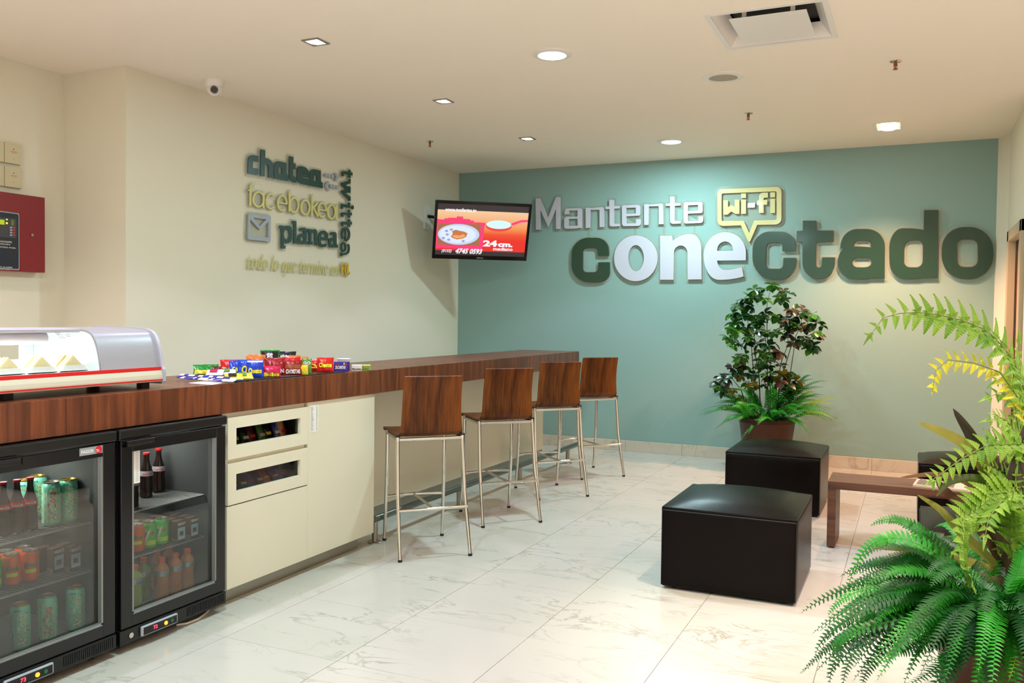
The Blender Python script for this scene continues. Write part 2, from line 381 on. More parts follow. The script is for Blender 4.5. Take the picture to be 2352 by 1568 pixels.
# marble skirting along the back wall, slab by slab
bb = struct(MB().box(XL, .655, YB-.008, YB, 0, .112).build('baseboard_back', 'grout'))
for i, x in enumerate([XL+.002]+[-.33+.61*k for k in range(-7, 2)]):
    x1 = min(x+.608 if i else -.33+.61*-7-.002, .655)
    if x1 > x+.02: MB().box(x, x1, YB-.018, YB-.004, 0, .115).build('skirting_slab', 'base_marble', bb, bevel=.0015, seg=1)
struct(MB().box(.712, .73, DY1+.03, YB-.2, 0, .115).build('baseboard_right', 'base_marble', bevel=.002))
# ------------------------------------------------------------------ ceiling fittings
def downlight(x, y, label, on=True, r=.105):
    t = thing('downlight', label, 'ceiling light', (x, y, ZC), 0, 'round downlights')
    MB().lathe([(r*.83, -.001), (r*.85, -.012), (r, -.014), (r*1.18, -.008), (r*1.2, 0)], 40, cap0=False, cap1=False).build('trim_ring', 'white_plastic', t, smooth=True)
    if on:
        MB().lathe([(.001, -.008), (r*.84, -.009)], 32, cap0=False, cap1=False).build('lamp_disc', 'lamp_on', t)
        lamp('AREA', 'downlight_lamp', (x, y, ZC-.02), LP['down'], LC['down'], r*1.6, target=(x, y, 0), parent=t)
    else:
        MB().lathe([(.001, -.006), (r*.84, -.006)], 32, cap0=False, cap1=False).build('speaker_grille', MATS['grey_grille'], t)
    return t
mat('grey_grille', (190, 182, 160), .7, bump=.6, bscale=900)
downlight(-2.1, 5.11, 'round white downlight glowing brightly, nearest to the camera')
downlight(-2.09, 8.03, 'round white downlight glowing close to the teal wall')
t = downlight(-1.217, 6.03, 'round unlit ceiling speaker with white ring below the air diffuser', on=False, r=.115)
t.name = 'ceiling_speaker'; t['category'] = 'speaker'; del t['group']
downlight(-2.1, 2.2, 'round white downlight left of the camera, out of view'); downlight(-2.1, -.7, 'round white downlight behind the camera')
def square_spot(x, y, label, aim):
    t = thing('square_spotlight', label, 'spotlight', (x, y, ZC), 0, 'small square spotlights over the counter')
    a = .062; mb = MB()
    mb.box(-a, a, -a, -a*.72, -.006, 0).box(-a, a, a*.72, a, -.006, 0).box(-a, -a*.72, -a*.72, a*.72, -.006, 0).box(a*.72, a, -a*.72, a*.72, -.006, 0)
    mb.build('square_trim', 'brushed_steel', t)
    MB().lathe([(.0445, -.004), (.042, -.003), (.018, -.0015)], 24, cap0=False, cap1=False).build('reflector', 'spot_on', t)
    MB().lathe([(.001, -.012), (.012, -.009), (.016, -.002)], 16, cap0=False, cap1=False).build('bulb', 'spot_on', t, smooth=True)
    lamp('SPOT', 'square_spot_lamp', (x, y, ZC-.03), LP['spot'], LC['spot'], .022, 100, .25, target=(x+.02, y, 0), parent=t)
square_spot(-3.328, 4.33, 'small square recessed spotlight nearest the camera', 0)
square_spot(-3.323, 5.90, 'small square recessed spotlight, the middle one of the row', 0)
square_spot(-3.29, 7.43, 'small square recessed spotlight farthest along the row', 0)
square_spot(-3.33, 2.76, 'small square recessed spotlight over the display case', 0)
square_spot(-3.33, 1.2, 'small square recessed spotlight behind the camera', 0)
def halogen(x, y, label, tx=None, pw=1.0, ang=78, bl=.8, kind='far'):
    t = thing('twin_halogen_spotlight', label, 'spotlight', (x, y, ZC), 0, 'twin halogen spotlights')
    mb = MB(); a, b = .115, .165
    mb.box(-a, a, -b, -b*.86, -.006, 0).box(-a, a, b*.86, b, -.006, 0).box(-a, -a*.78, -b*.86, b*.86, -.006, 0).box(a*.78, a, -b*.86, b*.86, -.006, 0)
    mb.build('rectangular_trim', 'white_plastic', t)
    for s in (-1, 1):
        MB().lathe([(.001, -.02), (.05, -.018), (.066, -.006), (.07, 0)], 28, c=(0, s*.071, 0), cap0=False, cap1=False).build('bulb', 'halogen_on', t, smooth=True)
        lamp('SPOT', 'halogen_lamp', (x, y+s*.071, ZC-.04), LP[kind]*pw, LC[kind], .05, ang, bl, target=(x if tx is None else tx, y+s*.071+(.12 if s > 0 else -.05), 0), parent=t)
halogen(-.23, 8.07, 'white framed twin halogen spotlight glowing near the teal wall', pw=1.0, ang=104, bl=.6, kind='hal', tx=-.36)
halogen(-.25, 4.0, 'twin halogen spotlight above the foreground, out of view', pw=1.0, kind='fore', ang=58)
halogen(-.25, .8, 'added twin halogen fill light behind the camera, unseen', pw=1.0)  # unseen halogens from here down are added to brighten room and ceiling
halogen(1.5, 5.0, 'added twin halogen fill light over the right side, out of view', pw=1.0, ang=110)
halogen(1.5, 2.4, 'added twin halogen fill light right of the camera, out of view', pw=1.2, ang=120)
halogen(1.5, -.6, 'added twin halogen fill light behind and right of the camera, unseen', pw=1.2, ang=120)
halogen(-.6, -1.6, 'added twin halogen fill light near the wall behind the camera, unseen', pw=1.2, ang=120)
halogen(-4.5, -.6, 'added twin halogen fill light in the staff aisle, out of view', pw=.9, ang=120)  # both aisle halogens are added fill too, above the frame
halogen(-4.4, 2.4, 'added twin halogen fill light over the staff aisle beside the alarm panel, unseen', pw=.5, ang=120)
def sprinkler(x, y, label):
    t = thing('fire_sprinkler', label, 'sprinkler', (x, y, ZC), 0, 'ceiling fire sprinklers')
    MB().lathe([(.036, 0), (.036, -.003), (.026, -.009), (.012, -.010)], 20).build('escutcheon', 'chrome', t, smooth=True)
    b = MB().lathe([(.011, -.009), (.011, -.02), (.007, -.024), (.007, -.03)], 12)
    b.tube([(.009, 0, -.022), (.010, 0, -.038), (.003, 0, -.05)], .0025, 6).tube([(-.009, 0, -.022), (-.010, 0, -.038), (-.003, 0, -.05)], .0025, 6)
    mat('brass', (150, 96, 48), .3, .9); mat('red_bulb', (190, 30, 20), .2)
    b.build('sprinkler_frame', 'brass', t, smooth=True)
    MB().lathe([(.0035, -.03), (.0035, -.047)], 8).build('glass_bulb', 'red_bulb', t)
    MB().lathe([(.003, -.049), (.016, -.051), (.016, -.053), (.002, -.053)], 16).build('deflector', 'brass', t)
sprinkler(-.142, 6.08, 'brass fire sprinkler on the ceiling nearest the right wall')
sprinkler(-1.241, 7.17, 'brass fire sprinkler between the ceiling speaker and the teal wall')
sprinkler(-4.203, 7.21, 'brass fire sprinkler above the television near the left wall')
# dome camera
t = thing('dome_camera', 'white dome security camera under the ceiling by the left wall', 'security camera', (-4.56, 4.78, ZC))
MB().lathe([(.072, 0), (.072, -.012), (.060, -.040), (.052, -.048)], 28).build('camera_base', 'white_plastic', t, smooth=True)
MB().lathe([(.050, -.04), (.052, -.055), (.049, -.072), (.038, -.09), (.02, -.102), (.001, -.105)], 28, cap1=False).build('camera_ball', 'white_plastic', t, smooth=True)
dv = (V(0, 0, CH)-V(-4.56, 4.78, ZC-.065)).normalized(); c0 = V(0, 0, -.062)
MB().tube([c0+dv*.03, c0+dv*.056], .027, 22).build('lens_ring', 'black_frame', t)
mat('lens_glass', (60, 62, 66), .08, .2)
l = MB().tube([c0+dv*.056, c0+dv*.058], .015, 18).build('lens', 'lens_glass', t)
sd = dv.cross(V(0,0,1)).normalized(); sv = sd.cross(dv)
mb = MB()
for k in range(14):
    a = 2*PI*k/14; p = c0+dv*.0575+sd*math.cos(a)*.0215+sv*math.sin(a)*.0215; mb.tube([p, p+dv*.0015], .0024, 6)
mb.build('infrared_led', 'grey_letter', t)
# air diffuser
t = thing('air_diffuser', 'square white ceiling air diffuser with flat centre plate', 'air vent', (VX0, VY0, ZC))
mb = MB(); w = .03
mb.box(VX0-w, VX1+w, VY0-w, VY0, ZC-.004, ZC+.001).box(VX0-w, VX1+w, VY1, VY1+w, ZC-.004, ZC+.001).box(VX0-w, VX0, VY0, VY1, ZC-.004, ZC+.001).box(VX1, VX1+w, VY0, VY1, ZC-.004, ZC+.001)
mb.build('frame', 'white_plastic', t, world=True)
mb = MB(); i = .06; z1 = ZC+.075
o4 = [(VX0, VY0, ZC), (VX1, VY0, ZC), (VX1, VY1, ZC), (VX0, VY1, ZC)]; i4 = [(VX0+i, VY0+i, z1), (VX1-i, VY0+i, z1), (VX1-i, VY1-i, z1), (VX0+i, VY1-i, z1)]
mb.add(o4+i4, [(0,1,5,4), (1,2,6,5), (2,3,7,6), (3,0,4,7)])
mb.build('sloped_throat', 'white_plastic', t, world=True)
MB().box(VX0+.0, VX1-.0, VY0+.0, VY1-.0, z1+.02, z1+.03).build('dark_duct', 'rubber', t, world=True)
MB().box(VX0+.085, VX1-.085, VY0+.075, VY1-.07, ZC-.008, ZC-.004).build('centre_plate', 'white_plastic', t, world=True, bevel=.001, seg=1)
for x in (VX0+.16, VX1-.16):
    for y in (VY0+.12, VY1-.12): MB().box(x-.012, x+.012, y-.004, y+.004, ZC-.009, z1+.02).build('hanger', 'white_plastic', t, world=True)
# ------------------------------------------------------------------ wall lettering
def trace(paths, zx, zy, zs, ax, plane):
    "outline points read at a zoom of the photograph -> points on the wall"
    loops = []
    for p in paths:
        pts = rounded(p) if not isinstance(p, tuple) else ellipse(*p)
        q = []
        for a in pts:
            w = U(zx+a[0]/zs, zy+a[1]/zs, ax, plane); q.append((w[1-ax], w[2]))
        loops.append(q)
    return loops
def wall_letter(root, loops, ax, plane, m, thick, off, idx, backing=True, lay=0.0):
    def to3(vs, base, sgn):
        if ax == 1: return [(x, base-z, y) for x, y, z in vs]
        return [(base+z, x, y) for x, y, z in vs]
    face = plane
    vs, fs = outline_mesh(loops, thick)
    base = face+thick if ax == 1 else face-thick
    MB().add(to3(vs, base, 1), fs).build('letter', m, root, world=True)
    if backing:
        vs, fs = outline_mesh(loops, .005, off)
        bs = face+thick+.005+.0005*(idx % 2)+lay if ax == 1 else face-thick-.005-.0005*(idx % 2)-lay
        MB().add(to3(vs, bs, 1), fs).build('acrylic_backing', 'acrylic', root, world=True)
ZA = (1300, 500, 5.345); ZB = (1720, 470, 4.055); ZM = (1220, 440, 5.737); ZW = (1640, 420, 11.2); ZE = (560, 330, 12.379)
conectado = [
 (ZA, 'green_letter', [[(525,465),(522,245,150),(72,245,200),(65,792,220),(540,792,170),(533,545,6),(397,547,6),(392,667,50),(205,668,50),(205,370,50),(385,370,40),(390,468,8)]]),
 (ZA, 'white_letter', [(857,497,267,281), (858,495,98,160)]),
 (ZA, 'white_letter', [[(1153,220),(1300,218),(1310,285),(1400,198,110),(1662,198,190),(1665,755),(1495,757),(1490,340,90),(1325,340,90),(1320,760),(1155,760)]]),
 (ZA, 'white_letter', [[(2205,522),(2222,175,270),(1690,175,280),(1690,760,290),(2060,762,160),(2180,718),(2158,605),(2000,650,130),(1862,625,110),(1855,525)], [(1855,405),(1858,290,105),(2048,290,105),(2050,403)]]),
 (ZB, 'green_letter', [[(435,430),(432,250,130),(38,250,160),(30,697,210),(440,697,160),(442,495),(322,495,6),(318,597,40),(155,597,50),(160,352,50),(312,352,35),(313,430)]]),
 (ZB, 'green_letter', [[(503,148),(628,148),(630,240),(788,240),(788,342),(627,347),(625,585,30),(680,585,30),(682,490),(802,490),(800,690,150),(500,690,150),(500,347),(447,347),(447,245),(503,242)]]),
 (ZB, 'green_letter', [[(855,402),(862,226,150),(1270,226,170),(1265,682),(1135,682),(1120,692,20),(835,692,150),(835,405,110),(905,405)], [(980,388),(985,330,35),(1135,330,25),(1140,397),(1060,390,30)], [(963,490,40),(1143,490,30),(1143,583,70),(965,583,50)]]),
 (ZB, 'green_letter', [[(1632,50),(1765,48),(1757,682),(1620,682),(1590,690,20),(1310,692,200),(1306,220,190),(1560,220,60),(1628,235)], [(1445,328,70),(1622,328,50),(1618,583,60),(1443,583,60)]]),
 (ZB, 'green_letter', [[(1796,208,210),(2277,208,220),(2277,692,220),(1796,692,220)], [(1938,322,60),(2132,322,60),(2134,580,70),(1936,580,70)]]),
]
sg = thing('lettering_sign', 'big green and silver CONECTADO letters on the teal wall', 'sign', (-1.4, YB-.02, 2.0))
PL = YB-.034
for i, (z, mm, ps) in enumerate(conectado): wall_letter(sg, trace(ps, *z, 1, PL), 1, PL, mm, .018, .022, i)
mantente = [
 [[(58,90),(115,88),(222,345),(325,72),(382,70),(383,492),(328,494),(325,228),(222,460),(118,238),(118,500),(62,503)]],
 [[(440,300),(445,222,25),(670,215,30),(668,478),(610,480),(600,485,10),(435,490,35),(435,330,40),(610,328),(612,245),(497,250),(495,298)], [(492,360),(612,357),(612,448),(492,452)]],
 [[(717,213),(777,210),(780,217),(960,200,30),(962,465),(902,467),(900,238),(778,240),(775,475),(720,478)]],
 [[(1028,108),(1090,107),(1092,190),(1165,187),(1165,220),(1092,225),(1093,423),(1168,423),(1168,455),(1033,460,35),(1033,228),(978,230),(978,198),(1027,195)]],
 [[(1195,180,25),(1437,172,30),(1440,300,25),(1428,315),(1253,325),(1257,418),(1378,415),(1383,365),(1445,362),(1443,450,35),(1197,455,35)], [(1253,213),(1378,210),(1376,287),(1253,293)]],
 [[(1487,165),(1547,163),(1550,170),(1740,153,30),(1743,428),(1680,430),(1680,190),(1550,195),(1547,438),(1488,440)]],
 [[(1828,65),(1890,63),(1892,150),(1970,148),(1970,183),(1892,187),(1893,385),(1970,385),(1970,420),(1833,425,35),(1830,188),(1775,188),(1775,160),(1828,155)]],
 [[(2010,140,25),(2258,135,30),(2262,265,15),(2248,280),(2065,290),(2067,388),(2203,382),(2205,328),(2267,325),(2267,410,35),(2010,422,35)], [(2067,180),(2200,173),(2200,250),(2065,258)]]]
sg = thing('lettering_sign', 'thin silver MANTENTE letters to the right of the television', 'sign', (-3.0, YB-.02, 2.4))
for i, ps in enumerate(mantente): wall_letter(sg, trace(ps, *ZM, 1, PL), 1, PL, 'white_letter', .018, .02, i, lay=.0035)
sg = thing('lettering_sign', 'yellow wi-fi speech bubble sign above CONECTADO', 'sign', (-1.5, YB-.02, 2.45))
bub = [[(85,165,130),(1735,98,140),(1735,1065,160),(1110,1078),(905,1560,90),(690,1090),(90,1110,150)], [(195,270,40),(1610,215,40),(1610,950,40),(1030,965,30),(905,1285),(760,970,30),(195,980,40)]]
wall_letter(sg, trace(bub, *ZW, 1, PL), 1, PL, 'yellow_letter', .018, .03, 0, backing=False)
vs, fs = outline_mesh(trace(bub[:1], *ZW, 1, PL), .005, .03)
MB().add([(x, PL+.0305-z, y) for x, y, z in vs], fs).build('acrylic_backing', 'acrylic', sg, world=True)
for i, ps in enumerate([[[(235,445),(360,445),(360,622),(445,570),(530,615),(530,430),(655,430),(655,795),(550,797),(445,733),(345,815),(240,817)]],
  [[(695,425),(822,425),(822,793),(695,797)]], [[(695,270),(822,268),(822,388),(695,390)]], [[(862,515),(1050,510),(1050,632),(862,637)]],
  [[(1155,575),(1110,570),(1110,455),(1155,450),(1155,250,110),(1385,248),(1385,375),(1275,380,30),(1275,437),(1370,432),(1370,558),(1275,562),(1278,770),(1158,772)]],
  [[(1445,408),(1570,403),(1570,773),(1445,775)]], [[(1445,242),(1570,240),(1570,368),(1445,370)]]]):
    wall_letter(sg, trace(ps, *ZW, 1, PL), 1, PL, 'yellow_letter', .018, 0, i, backing=False)
# struts of acrylic joining the lines of the sign
sg = [o for o in C.objects if o.name == 'lettering_sign'][0]
for x0, y0, x1, y1 in [(1349,528,1353,545),(1456,521,1461,540),(1522,518,1527,538),(1593,513,1597,535),(1666,522,1671,533),(1774,522,1778,532)]:
    a = U(x0, y0, 1, YB-.012); b = U(x1, y1, 1, YB-.012)
    MB().box(a.x, b.x, YB-.0025, YB-.0008, b.z-.02, a.z+.01).build('acrylic_strut', 'acrylic', sg, world=True)
# left wall lettering
PX = XL+.03
def lt(ps): return trace(ps, *ZE, 0, PX)
sg = thing('lettering_sign', 'dark green CHATEA letters at the top of the left wall sign', 'sign', (XL+.02, 5.9, 2.5))
for i, ps in enumerate([
 [[(425,350),(420,520),(262,490),(262,685),(420,712),(420,890),(120,845),(135,295,150)]],
 [[(485,158),(612,182),(610,400),(840,440,190),(835,975),(705,960),(705,595,70),(600,580),(600,930),(468,910)]],
 [[(870,470,140),(1218,545),(1215,890,60),(1275,900),(1275,1062),(1190,1050,20),(1150,1030),(1110,1035),(862,985)], [(998,665,20),(1088,685,25),(1082,860,15),(998,840,15)]],
 [[(1298,350),(1412,375),(1412,545),(1475,565),(1475,728),(1408,722),(1408,930,50),(1500,945),(1500,1112),(1285,1085,170)]],
 [[(1515,605,140),(1850,690,140),(1845,965),(1650,935),(1655,965),(1845,1003),(1845,1178),(1515,1115,150)], [(1655,808,8),(1715,820,15),(1715,850,10),(1655,838,8)]],
 [[(1880,695,140),(2195,765),(2195,1090,40),(2248,1105),(2248,1270),(2160,1250,10),(2120,1235),(1875,1190)], [(1995,890,15),(2080,905,20),(2075,1065,15),(1992,1050,15)]]]):
    wall_letter(sg, lt(ps), 0, PX, 'dark_green_letter', .006, .018, i)
def font_word(label, word, y0, y1, z0, z1, m, bold, shear, vertical=False, serif=False, xh=None):
    "word whose letters are separate pieces on the left wall; box from (y0, z0) to (y1, z1)"
    s = thing('lettering_sign', label, 'sign', (XL+.02, y0, z0))
    cu = bpy.data.curves.new('w', 'FONT'); cu.body = word; cu.offset = bold; cu.shear = shear; cu.extrude = .5
    cu.resolution_u = 4; cu.fill_mode = 'BOTH'
    o = bpy.data.objects.new('w', cu); me = bpy.data.meshes.new_from_object(o)
    bm = bmesh.new(); bm.from_mesh(me)
    bmesh.ops.remove_doubles(bm, verts=bm.verts, dist=1e-5)
    xs = [v.co.x for v in bm.verts]; ys = [v.co.y for v in bm.verts]; ax0, ax1, ay0, ay1 = min(xs), max(xs), min(ys), max(ys)
    # connected islands -> letters (islands overlapping in x belong to one letter)
    seen = set(); isl = []
    for v in bm.verts:
        if v in seen: continue
        st = [v]; comp = []
        while st:
            q = st.pop()
            if q in seen: continue
            seen.add(q); comp.append(q)
            for e in q.link_edges: st.append(e.other_vert(q))
        isl.append(comp)
    W = (z1-z0) if vertical else (y1-y0); Hh = (y1-y0) if vertical else (z1-z0)
    for k, comp in enumerate(isl):
        idx = {v: i for i, v in enumerate(comp)}; cs = set(comp)
        vs = []
        for v in comp:
            a = (v.co.x-ax0)/(ax1-ax0); b = (v.co.y-ay0)/(ay1-ay0); d = (v.co.z+.5)*.006
            if vertical: vs.append((PX-.006+d, y0+b*Hh, z1-a*W))
            else: vs.append((PX-.006+d, y0+a*W, z0+b*Hh))
        fs = [tuple(idx[v] for v in f.verts) for f in bm.faces if f.verts[0] in cs]
        MB().add(vs, fs).build('letter', m, s, world=True)
    bm.free(); bpy.data.objects.remove(o); bpy.data.meshes.remove(me)
    # clear backing that follows the outline of the word
    cu.offset = bold+.07; cu.extrude = 0; cu.fill_mode = 'FRONT'
    o = bpy.data.objects.new('w', cu); me = bpy.data.meshes.new_from_object(o)
    vs = []
    for v in me.vertices:
        a = (v.co.x-ax0)/(ax1-ax0); b = (v.co.y-ay0)/(ay1-ay0)
        vs.append((PX-.012, y0+b*Hh, z1-a*W) if vertical else (PX-.012, y0+a*W, z0+b*Hh))
    MB().add(vs, [tuple(p.vertices) for p in me.polygons]).build('acrylic_backing', 'acrylic', s, world=True)
    bpy.data.objects.remove(o); bpy.data.meshes.remove(me)
    return s
font_word('thin pale yellow slanted sentence at the bottom of the left wall sign', 'todo lo que termine en', 5.405, 6.61, 1.745, 1.90, 'pale_yellow_letter', -.012, .3)
def stroke(pts, w):
    L_, R_ = [], []
    for i, p in enumerate(pts):
        a = Vector(pts[max(i-1, 0)]); c = Vector(pts[min(i+1, len(pts)-1)]); d = (c-a).normalized(); n = Vector((-d.y, d.x))*w/2
        L_.append((p[0]+n.x, p[1]+n.y)); R_.append((p[0]-n.x, p[1]-n.y))
    return [L_+R_[::-1]]
def arc(cx, cy, rx, ry, a0, a1, w, n=26): return stroke([(cx+rx*math.cos(math.radians(a0+(a1-a0)*k/n)), cy+ry*math.sin(math.radians(a0+(a1-a0)*k/n))) for k in range(n+1)], w)
def ring(cx, cy, rx, ry, w): return [(cx, cy, rx+w/2, ry+w/2), (cx, cy, rx-w/2, ry-w/2)]
def drawn_word(label, m, zoom, letters, off=.018):
    w = thing('lettering_sign', label, 'sign', (XL+.02, 6.0, 2.2))
    for i, shapes in enumerate(letters):
        mb = MB(); bk = MB()
        for j, sh in enumerate(shapes):
            z = zoom
            if isinstance(sh, dict): z, sh = sh['z'], sh['s']
            lp = trace(sh, *z, 0, PX)
            vs, fs = outline_mesh(lp, .006); mb.add([(PX-.006-.0006*j+c, a, b) for a, b, c in vs], fs)
            vs, fs = outline_mesh(lp[:1], .003, off); bk.add([(PX-.014-.0005*(i % 2)-.0002*j+c, a, b) for a, b, c in vs], fs)
        mb.build('letter', m, w, world=True); bk.build('acrylic_backing', 'acrylic', w, world=True)
    return w
Z1 = (560, 410, 5.973); W1 = 24
drawn_word('thin pale yellow lowercase word below CHATEA on the left wall', 'pale_yellow_letter', Z1, [
 [stroke([(148,82),(122,78),(103,92),(96,125),(92,372)], W1), stroke([(58,158),(135,170)], 18)],
 [ring(205,285,72,100,W1), stroke([(274,190),(272,402)], W1)],
 [arc(372,312,60,98,-48,-315,W1)],
 [arc(530,335,60,100,5,-310,W1), stroke([(468,330),(602,348)], 20)],
 [stroke([(632,170),(628,458)], W1), ring(695,362,58,98,W1)],
 [ring(848,395,58,96,W1)],
 [stroke([(942,232),(938,512)], W1), stroke([(1018,328),(952,402)], 22), stroke([(958,392),(1025,522)], 22)],
 [arc(1080,430,54,94,5,-310,W1), stroke([(1024,425),(1140,440)], 20)],
 [ring(1208,455,52,94,W1), stroke([(1278,365),(1272,560)], W1)]], .014)
drawn_word('dark green bold serif word PLANEA beside the envelope', 'dark_green_letter', (635, 500, 8.96), [
 [[[(65,155),(152,162),(160,172),(200,158,40),(330,170,130),(330,518,140),(170,518,60),(155,500),(158,568),(188,572),(186,635),(100,632),(98,215),(65,212)], (213,340,57,107)]],
 [[[(328,58),(412,68),(413,460),(442,465),(442,528),(357,522),(357,120),(325,118)]]],
 [[[(485,270),(475,212,30),(540,196,50),(624,212,70),(622,485),(652,488),(650,543),(600,540),(575,530),(520,552,50),(441,512,80),(441,328,90),(565,330,30),(565,268,30),(500,262)], (533,430,36,46)]],
 [[[(640,225),(722,232),(725,245),(762,230,30),(842,236,80),(838,510),(866,515),(865,570),(790,562),(790,298,30),(725,300,30),(725,490),(750,495),(748,553),(670,548),(668,288),(640,285)]]],
 [[[(1066,465),(1074,262,130),(862,258,140),(860,596,160),(985,612,70),(1035,580),(1030,528),(970,548,60),(912,530,80),(915,455)], [(920,395),(925,318,60),(1012,325,60),(1010,402)]]],
 [[[(1112,352),(1105,300,30),(1165,286,40),(1242,298,70),(1240,555),(1265,558),(1262,615),(1190,608),(1180,598),(1140,620,40),(1073,588,90),(1073,408,90),(1185,413,30),(1185,348,30),(1120,345)], (1158,508,32,43)]]])
T1 = (775, 380, 8.54); T2 = (775, 480, 5.6)
tt_ = [(140,8),(168,15),(168,42),(188,46),(188,82),(166,80),(166,114),(138,110),(138,78),(78,70),(78,102),(50,98),(48,40,22),(138,46)]
drawn_word('dark green word TWITTEA running downwards on the left wall sign', 'dark_green_letter', T1, [
 [[[(228,80),(262,90),(262,130),(298,142),(298,195),(262,190),(262,245),(220,238),(220,185),(130,165),(130,212),(92,207),(88,100,40),(222,125)]]],
 [[[(262,262),(262,350),(165,382),(215,418),(225,405),(262,415),(262,540),(215,530),(165,545),(262,612),(262,692),(215,690),(215,655),(80,530),(80,490),(175,468),(80,372),(80,335),(222,300),(228,262)]]],
 [[[(215,725),(255,732),(252,832),(118,808),(118,852),(78,848),(80,745),(215,775)]], [(300,820,25,38)]],
 [dict(z=T2, s=[tt_])], [dict(z=T2, s=[[(a, b+118)+tuple(r) for a, b, *r in tt_]])],
 [dict(z=T2, s=arc(108,324,47,80,88,-225,25)), dict(z=T2, s=stroke([(106,248),(106,404)], 20))],
 [dict(z=T2, s=ring(80,486,27,52,22)), dict(z=T2, s=stroke([(46,582),(112,574),(142,556),(150,520),(150,480),(138,450)], 24)), dict(z=T2, s=stroke([(58,560),(60,600)], 24))]])
drawn_word('golden yellow EA at the lower end of the left wall sign', 'gold_letter', T2, [
 [arc(74,776,15,72,20,-300,12), stroke([(62,790),(86,740)], 9)],
 [ring(118,778,13,68,11), stroke([(142,706),(140,846),(158,818)], 10)]])
sg = thing('envelope_sign', 'grey square envelope symbol on the left wall', 'sign', (XL+.02, 5.4, 2.0))
Z5 = (540, 320, 4.613)
env = [[(145,783,18),(380,812,18),(375,1084,18),(136,1060,18)], [(195,828),(330,848),(262,920)], [(162,845),(262,955),(355,872),(352,1040),(162,1022)]]
L2 = trace(env, *Z5, 0, PX)
vs, fs = outline_mesh(L2, .014); MB().add([(PX-.014+z, x, y) for x, y, z in vs], fs).build('envelope', 'grey_letter', sg, world=True)
vs, fs = outline_mesh(L2[:1], .004, .02); MB().add([(PX-.02+z, x, y) for x, y, z in vs], fs).build('acrylic_backing', 'acrylic', sg, world=True)
sg = thing('arrow_sign', 'pair of small grey dotted arrows beside CHATEA', 'sign', (XL+.02, 6.3, 2.35))
for ps, dots in (([(1055,355),(1075,352),(1102,398),(1078,445),(1056,438),(1076,398)], [(968,380),(1000,385),(1035,392)]), ([(1005,455),(985,440),(958,485),(988,548),(1008,545),(985,492)], [(1018,495),(1050,500),(1085,508)])):
    q = trace([ps], *Z5, 0, PX); vs, fs = outline_mesh(q, .014); MB().add([(PX-.014+z, x, y) for x, y, z in vs], fs).build('arrow_head', 'grey_letter', sg, world=True)
    for d in dots:
        w = U(540+d[0]/4.613, 320+d[1]/4.613, 0, PX); MB().tube([(PX-.014, w.y, w.z), (PX, w.y, w.z)], .019, 14).build('arrow_dot', 'grey_letter', sg, world=True)
# ------------------------------------------------------------------ television
Tc = V(-3.756, 7.442, 2.234); Tc = V(0, 0, CH)+(Tc-V(0, 0, CH))*1.097
ya, ti = .679, .352; TW, TH = 1.02, .614
ta = V(math.cos(ya), math.sin(ya), 0); tn = V(math.sin(ya)*math.cos(ti), -math.cos(ya)*math.cos(ti), -math.sin(ti)); tb = tn.cross(ta)
if tb.z < 0: tb = -tb
tv = thing('television', 'black flat television mounted in the corner showing a red advert', 'television', Tc)
def tvp(x, y, z=0): return Tc+ta*x+tb*y+tn*z
def tvbox(x0, x1, y0, y1, z0, z1): 
    q = [(x0,y0,z0),(x1,y0,z0),(x1,y1,z0),(x0,y1,z0),(x0,y0,z1),(x1,y0,z1),(x1,y1,z1),(x0,y1,z1)]
    return MB().add([tvp(*a) for a in q], [(0,3,2,1),(4,5,6,7),(0,1,5,4),(1,2,6,5),(2,3,7,6),(3,0,4,7)])
w2, h2 = TW/2, TH/2
mat('tv_black', (9, 9, 11), .18)
tvbox(-w2, w2, -h2, h2, -.035, -.004).build('housing', 'tv_black', tv, world=True, bevel=.006)
bz = MB()
for q in ((-w2, w2, h2-.028, h2), (-w2, w2, -h2, -h2+.042), (-w2, -w2+.028, -h2+.042, h2-.028), (w2-.028, w2, -h2+.042, h2-.028)):
    b_ = tvbox(q[0], q[1], q[2], q[3], -.004, .004); bz.add(b_.v, b_.f)
bz.build('bezel', 'tv_black', tv, world=True)
def em(name, c, s=1.0):
    if name in MATS: return name
    M = bpy.data.materials.new(name); M.use_nodes = True; N = M.node_tree.nodes; b = N['Principled BSDF']
    b.inputs['Base Color'].default_value = (.01, .01, .01, 1); b.inputs['Roughness'].default_value = .3
    b.inputs['Emission Color'].default_value = lin(c)+(1,); b.inputs['Emission Strength'].default_value = s; MATS[name] = M
    return name
em('sc_dark', (62, 52, 54), .8); em('sc_orange', (250, 190, 130)); em('sc_red', (235, 45, 30)); em('sc_mid', (245, 120, 60)); em('sc_white', (250, 250, 255)); em('sc_pink', (255, 60, 120))
em('sc_plate', (205, 215, 245)); em('sc_plate2', (225, 238, 255)); em('sc_food', (205, 120, 70)); em('sc_food2', (240, 170, 110)); em('sc_brown', (170, 110, 70)); em('sc_lilac', (160, 160, 210)); em('sc_pan', (215, 250, 250)); em('sc_panred', (240, 70, 60)); em('sc_shadow', (90, 20, 40))
sx0, sx1, sy0, sy1 = -w2+.028, w2-.028, -h2+.042, h2-.028; SW = sx1-sx0; SH = sy1-sy0
scr = tvbox(sx0, sx1, sy0, sy1, -.004, -.001).build('screen', 'sc_dark', tv, world=True)
def SP(a, b, k): return tvp(sx0+a*SW, sy0+b*SH, -.0008+.0004*k)-Tc
def spoly(pts, m, k): MB().add([SP(a, b, k) for a, b in pts], [tuple(range(len(pts)))]).build('screen_picture', m, scr, loc=(0,0,0))
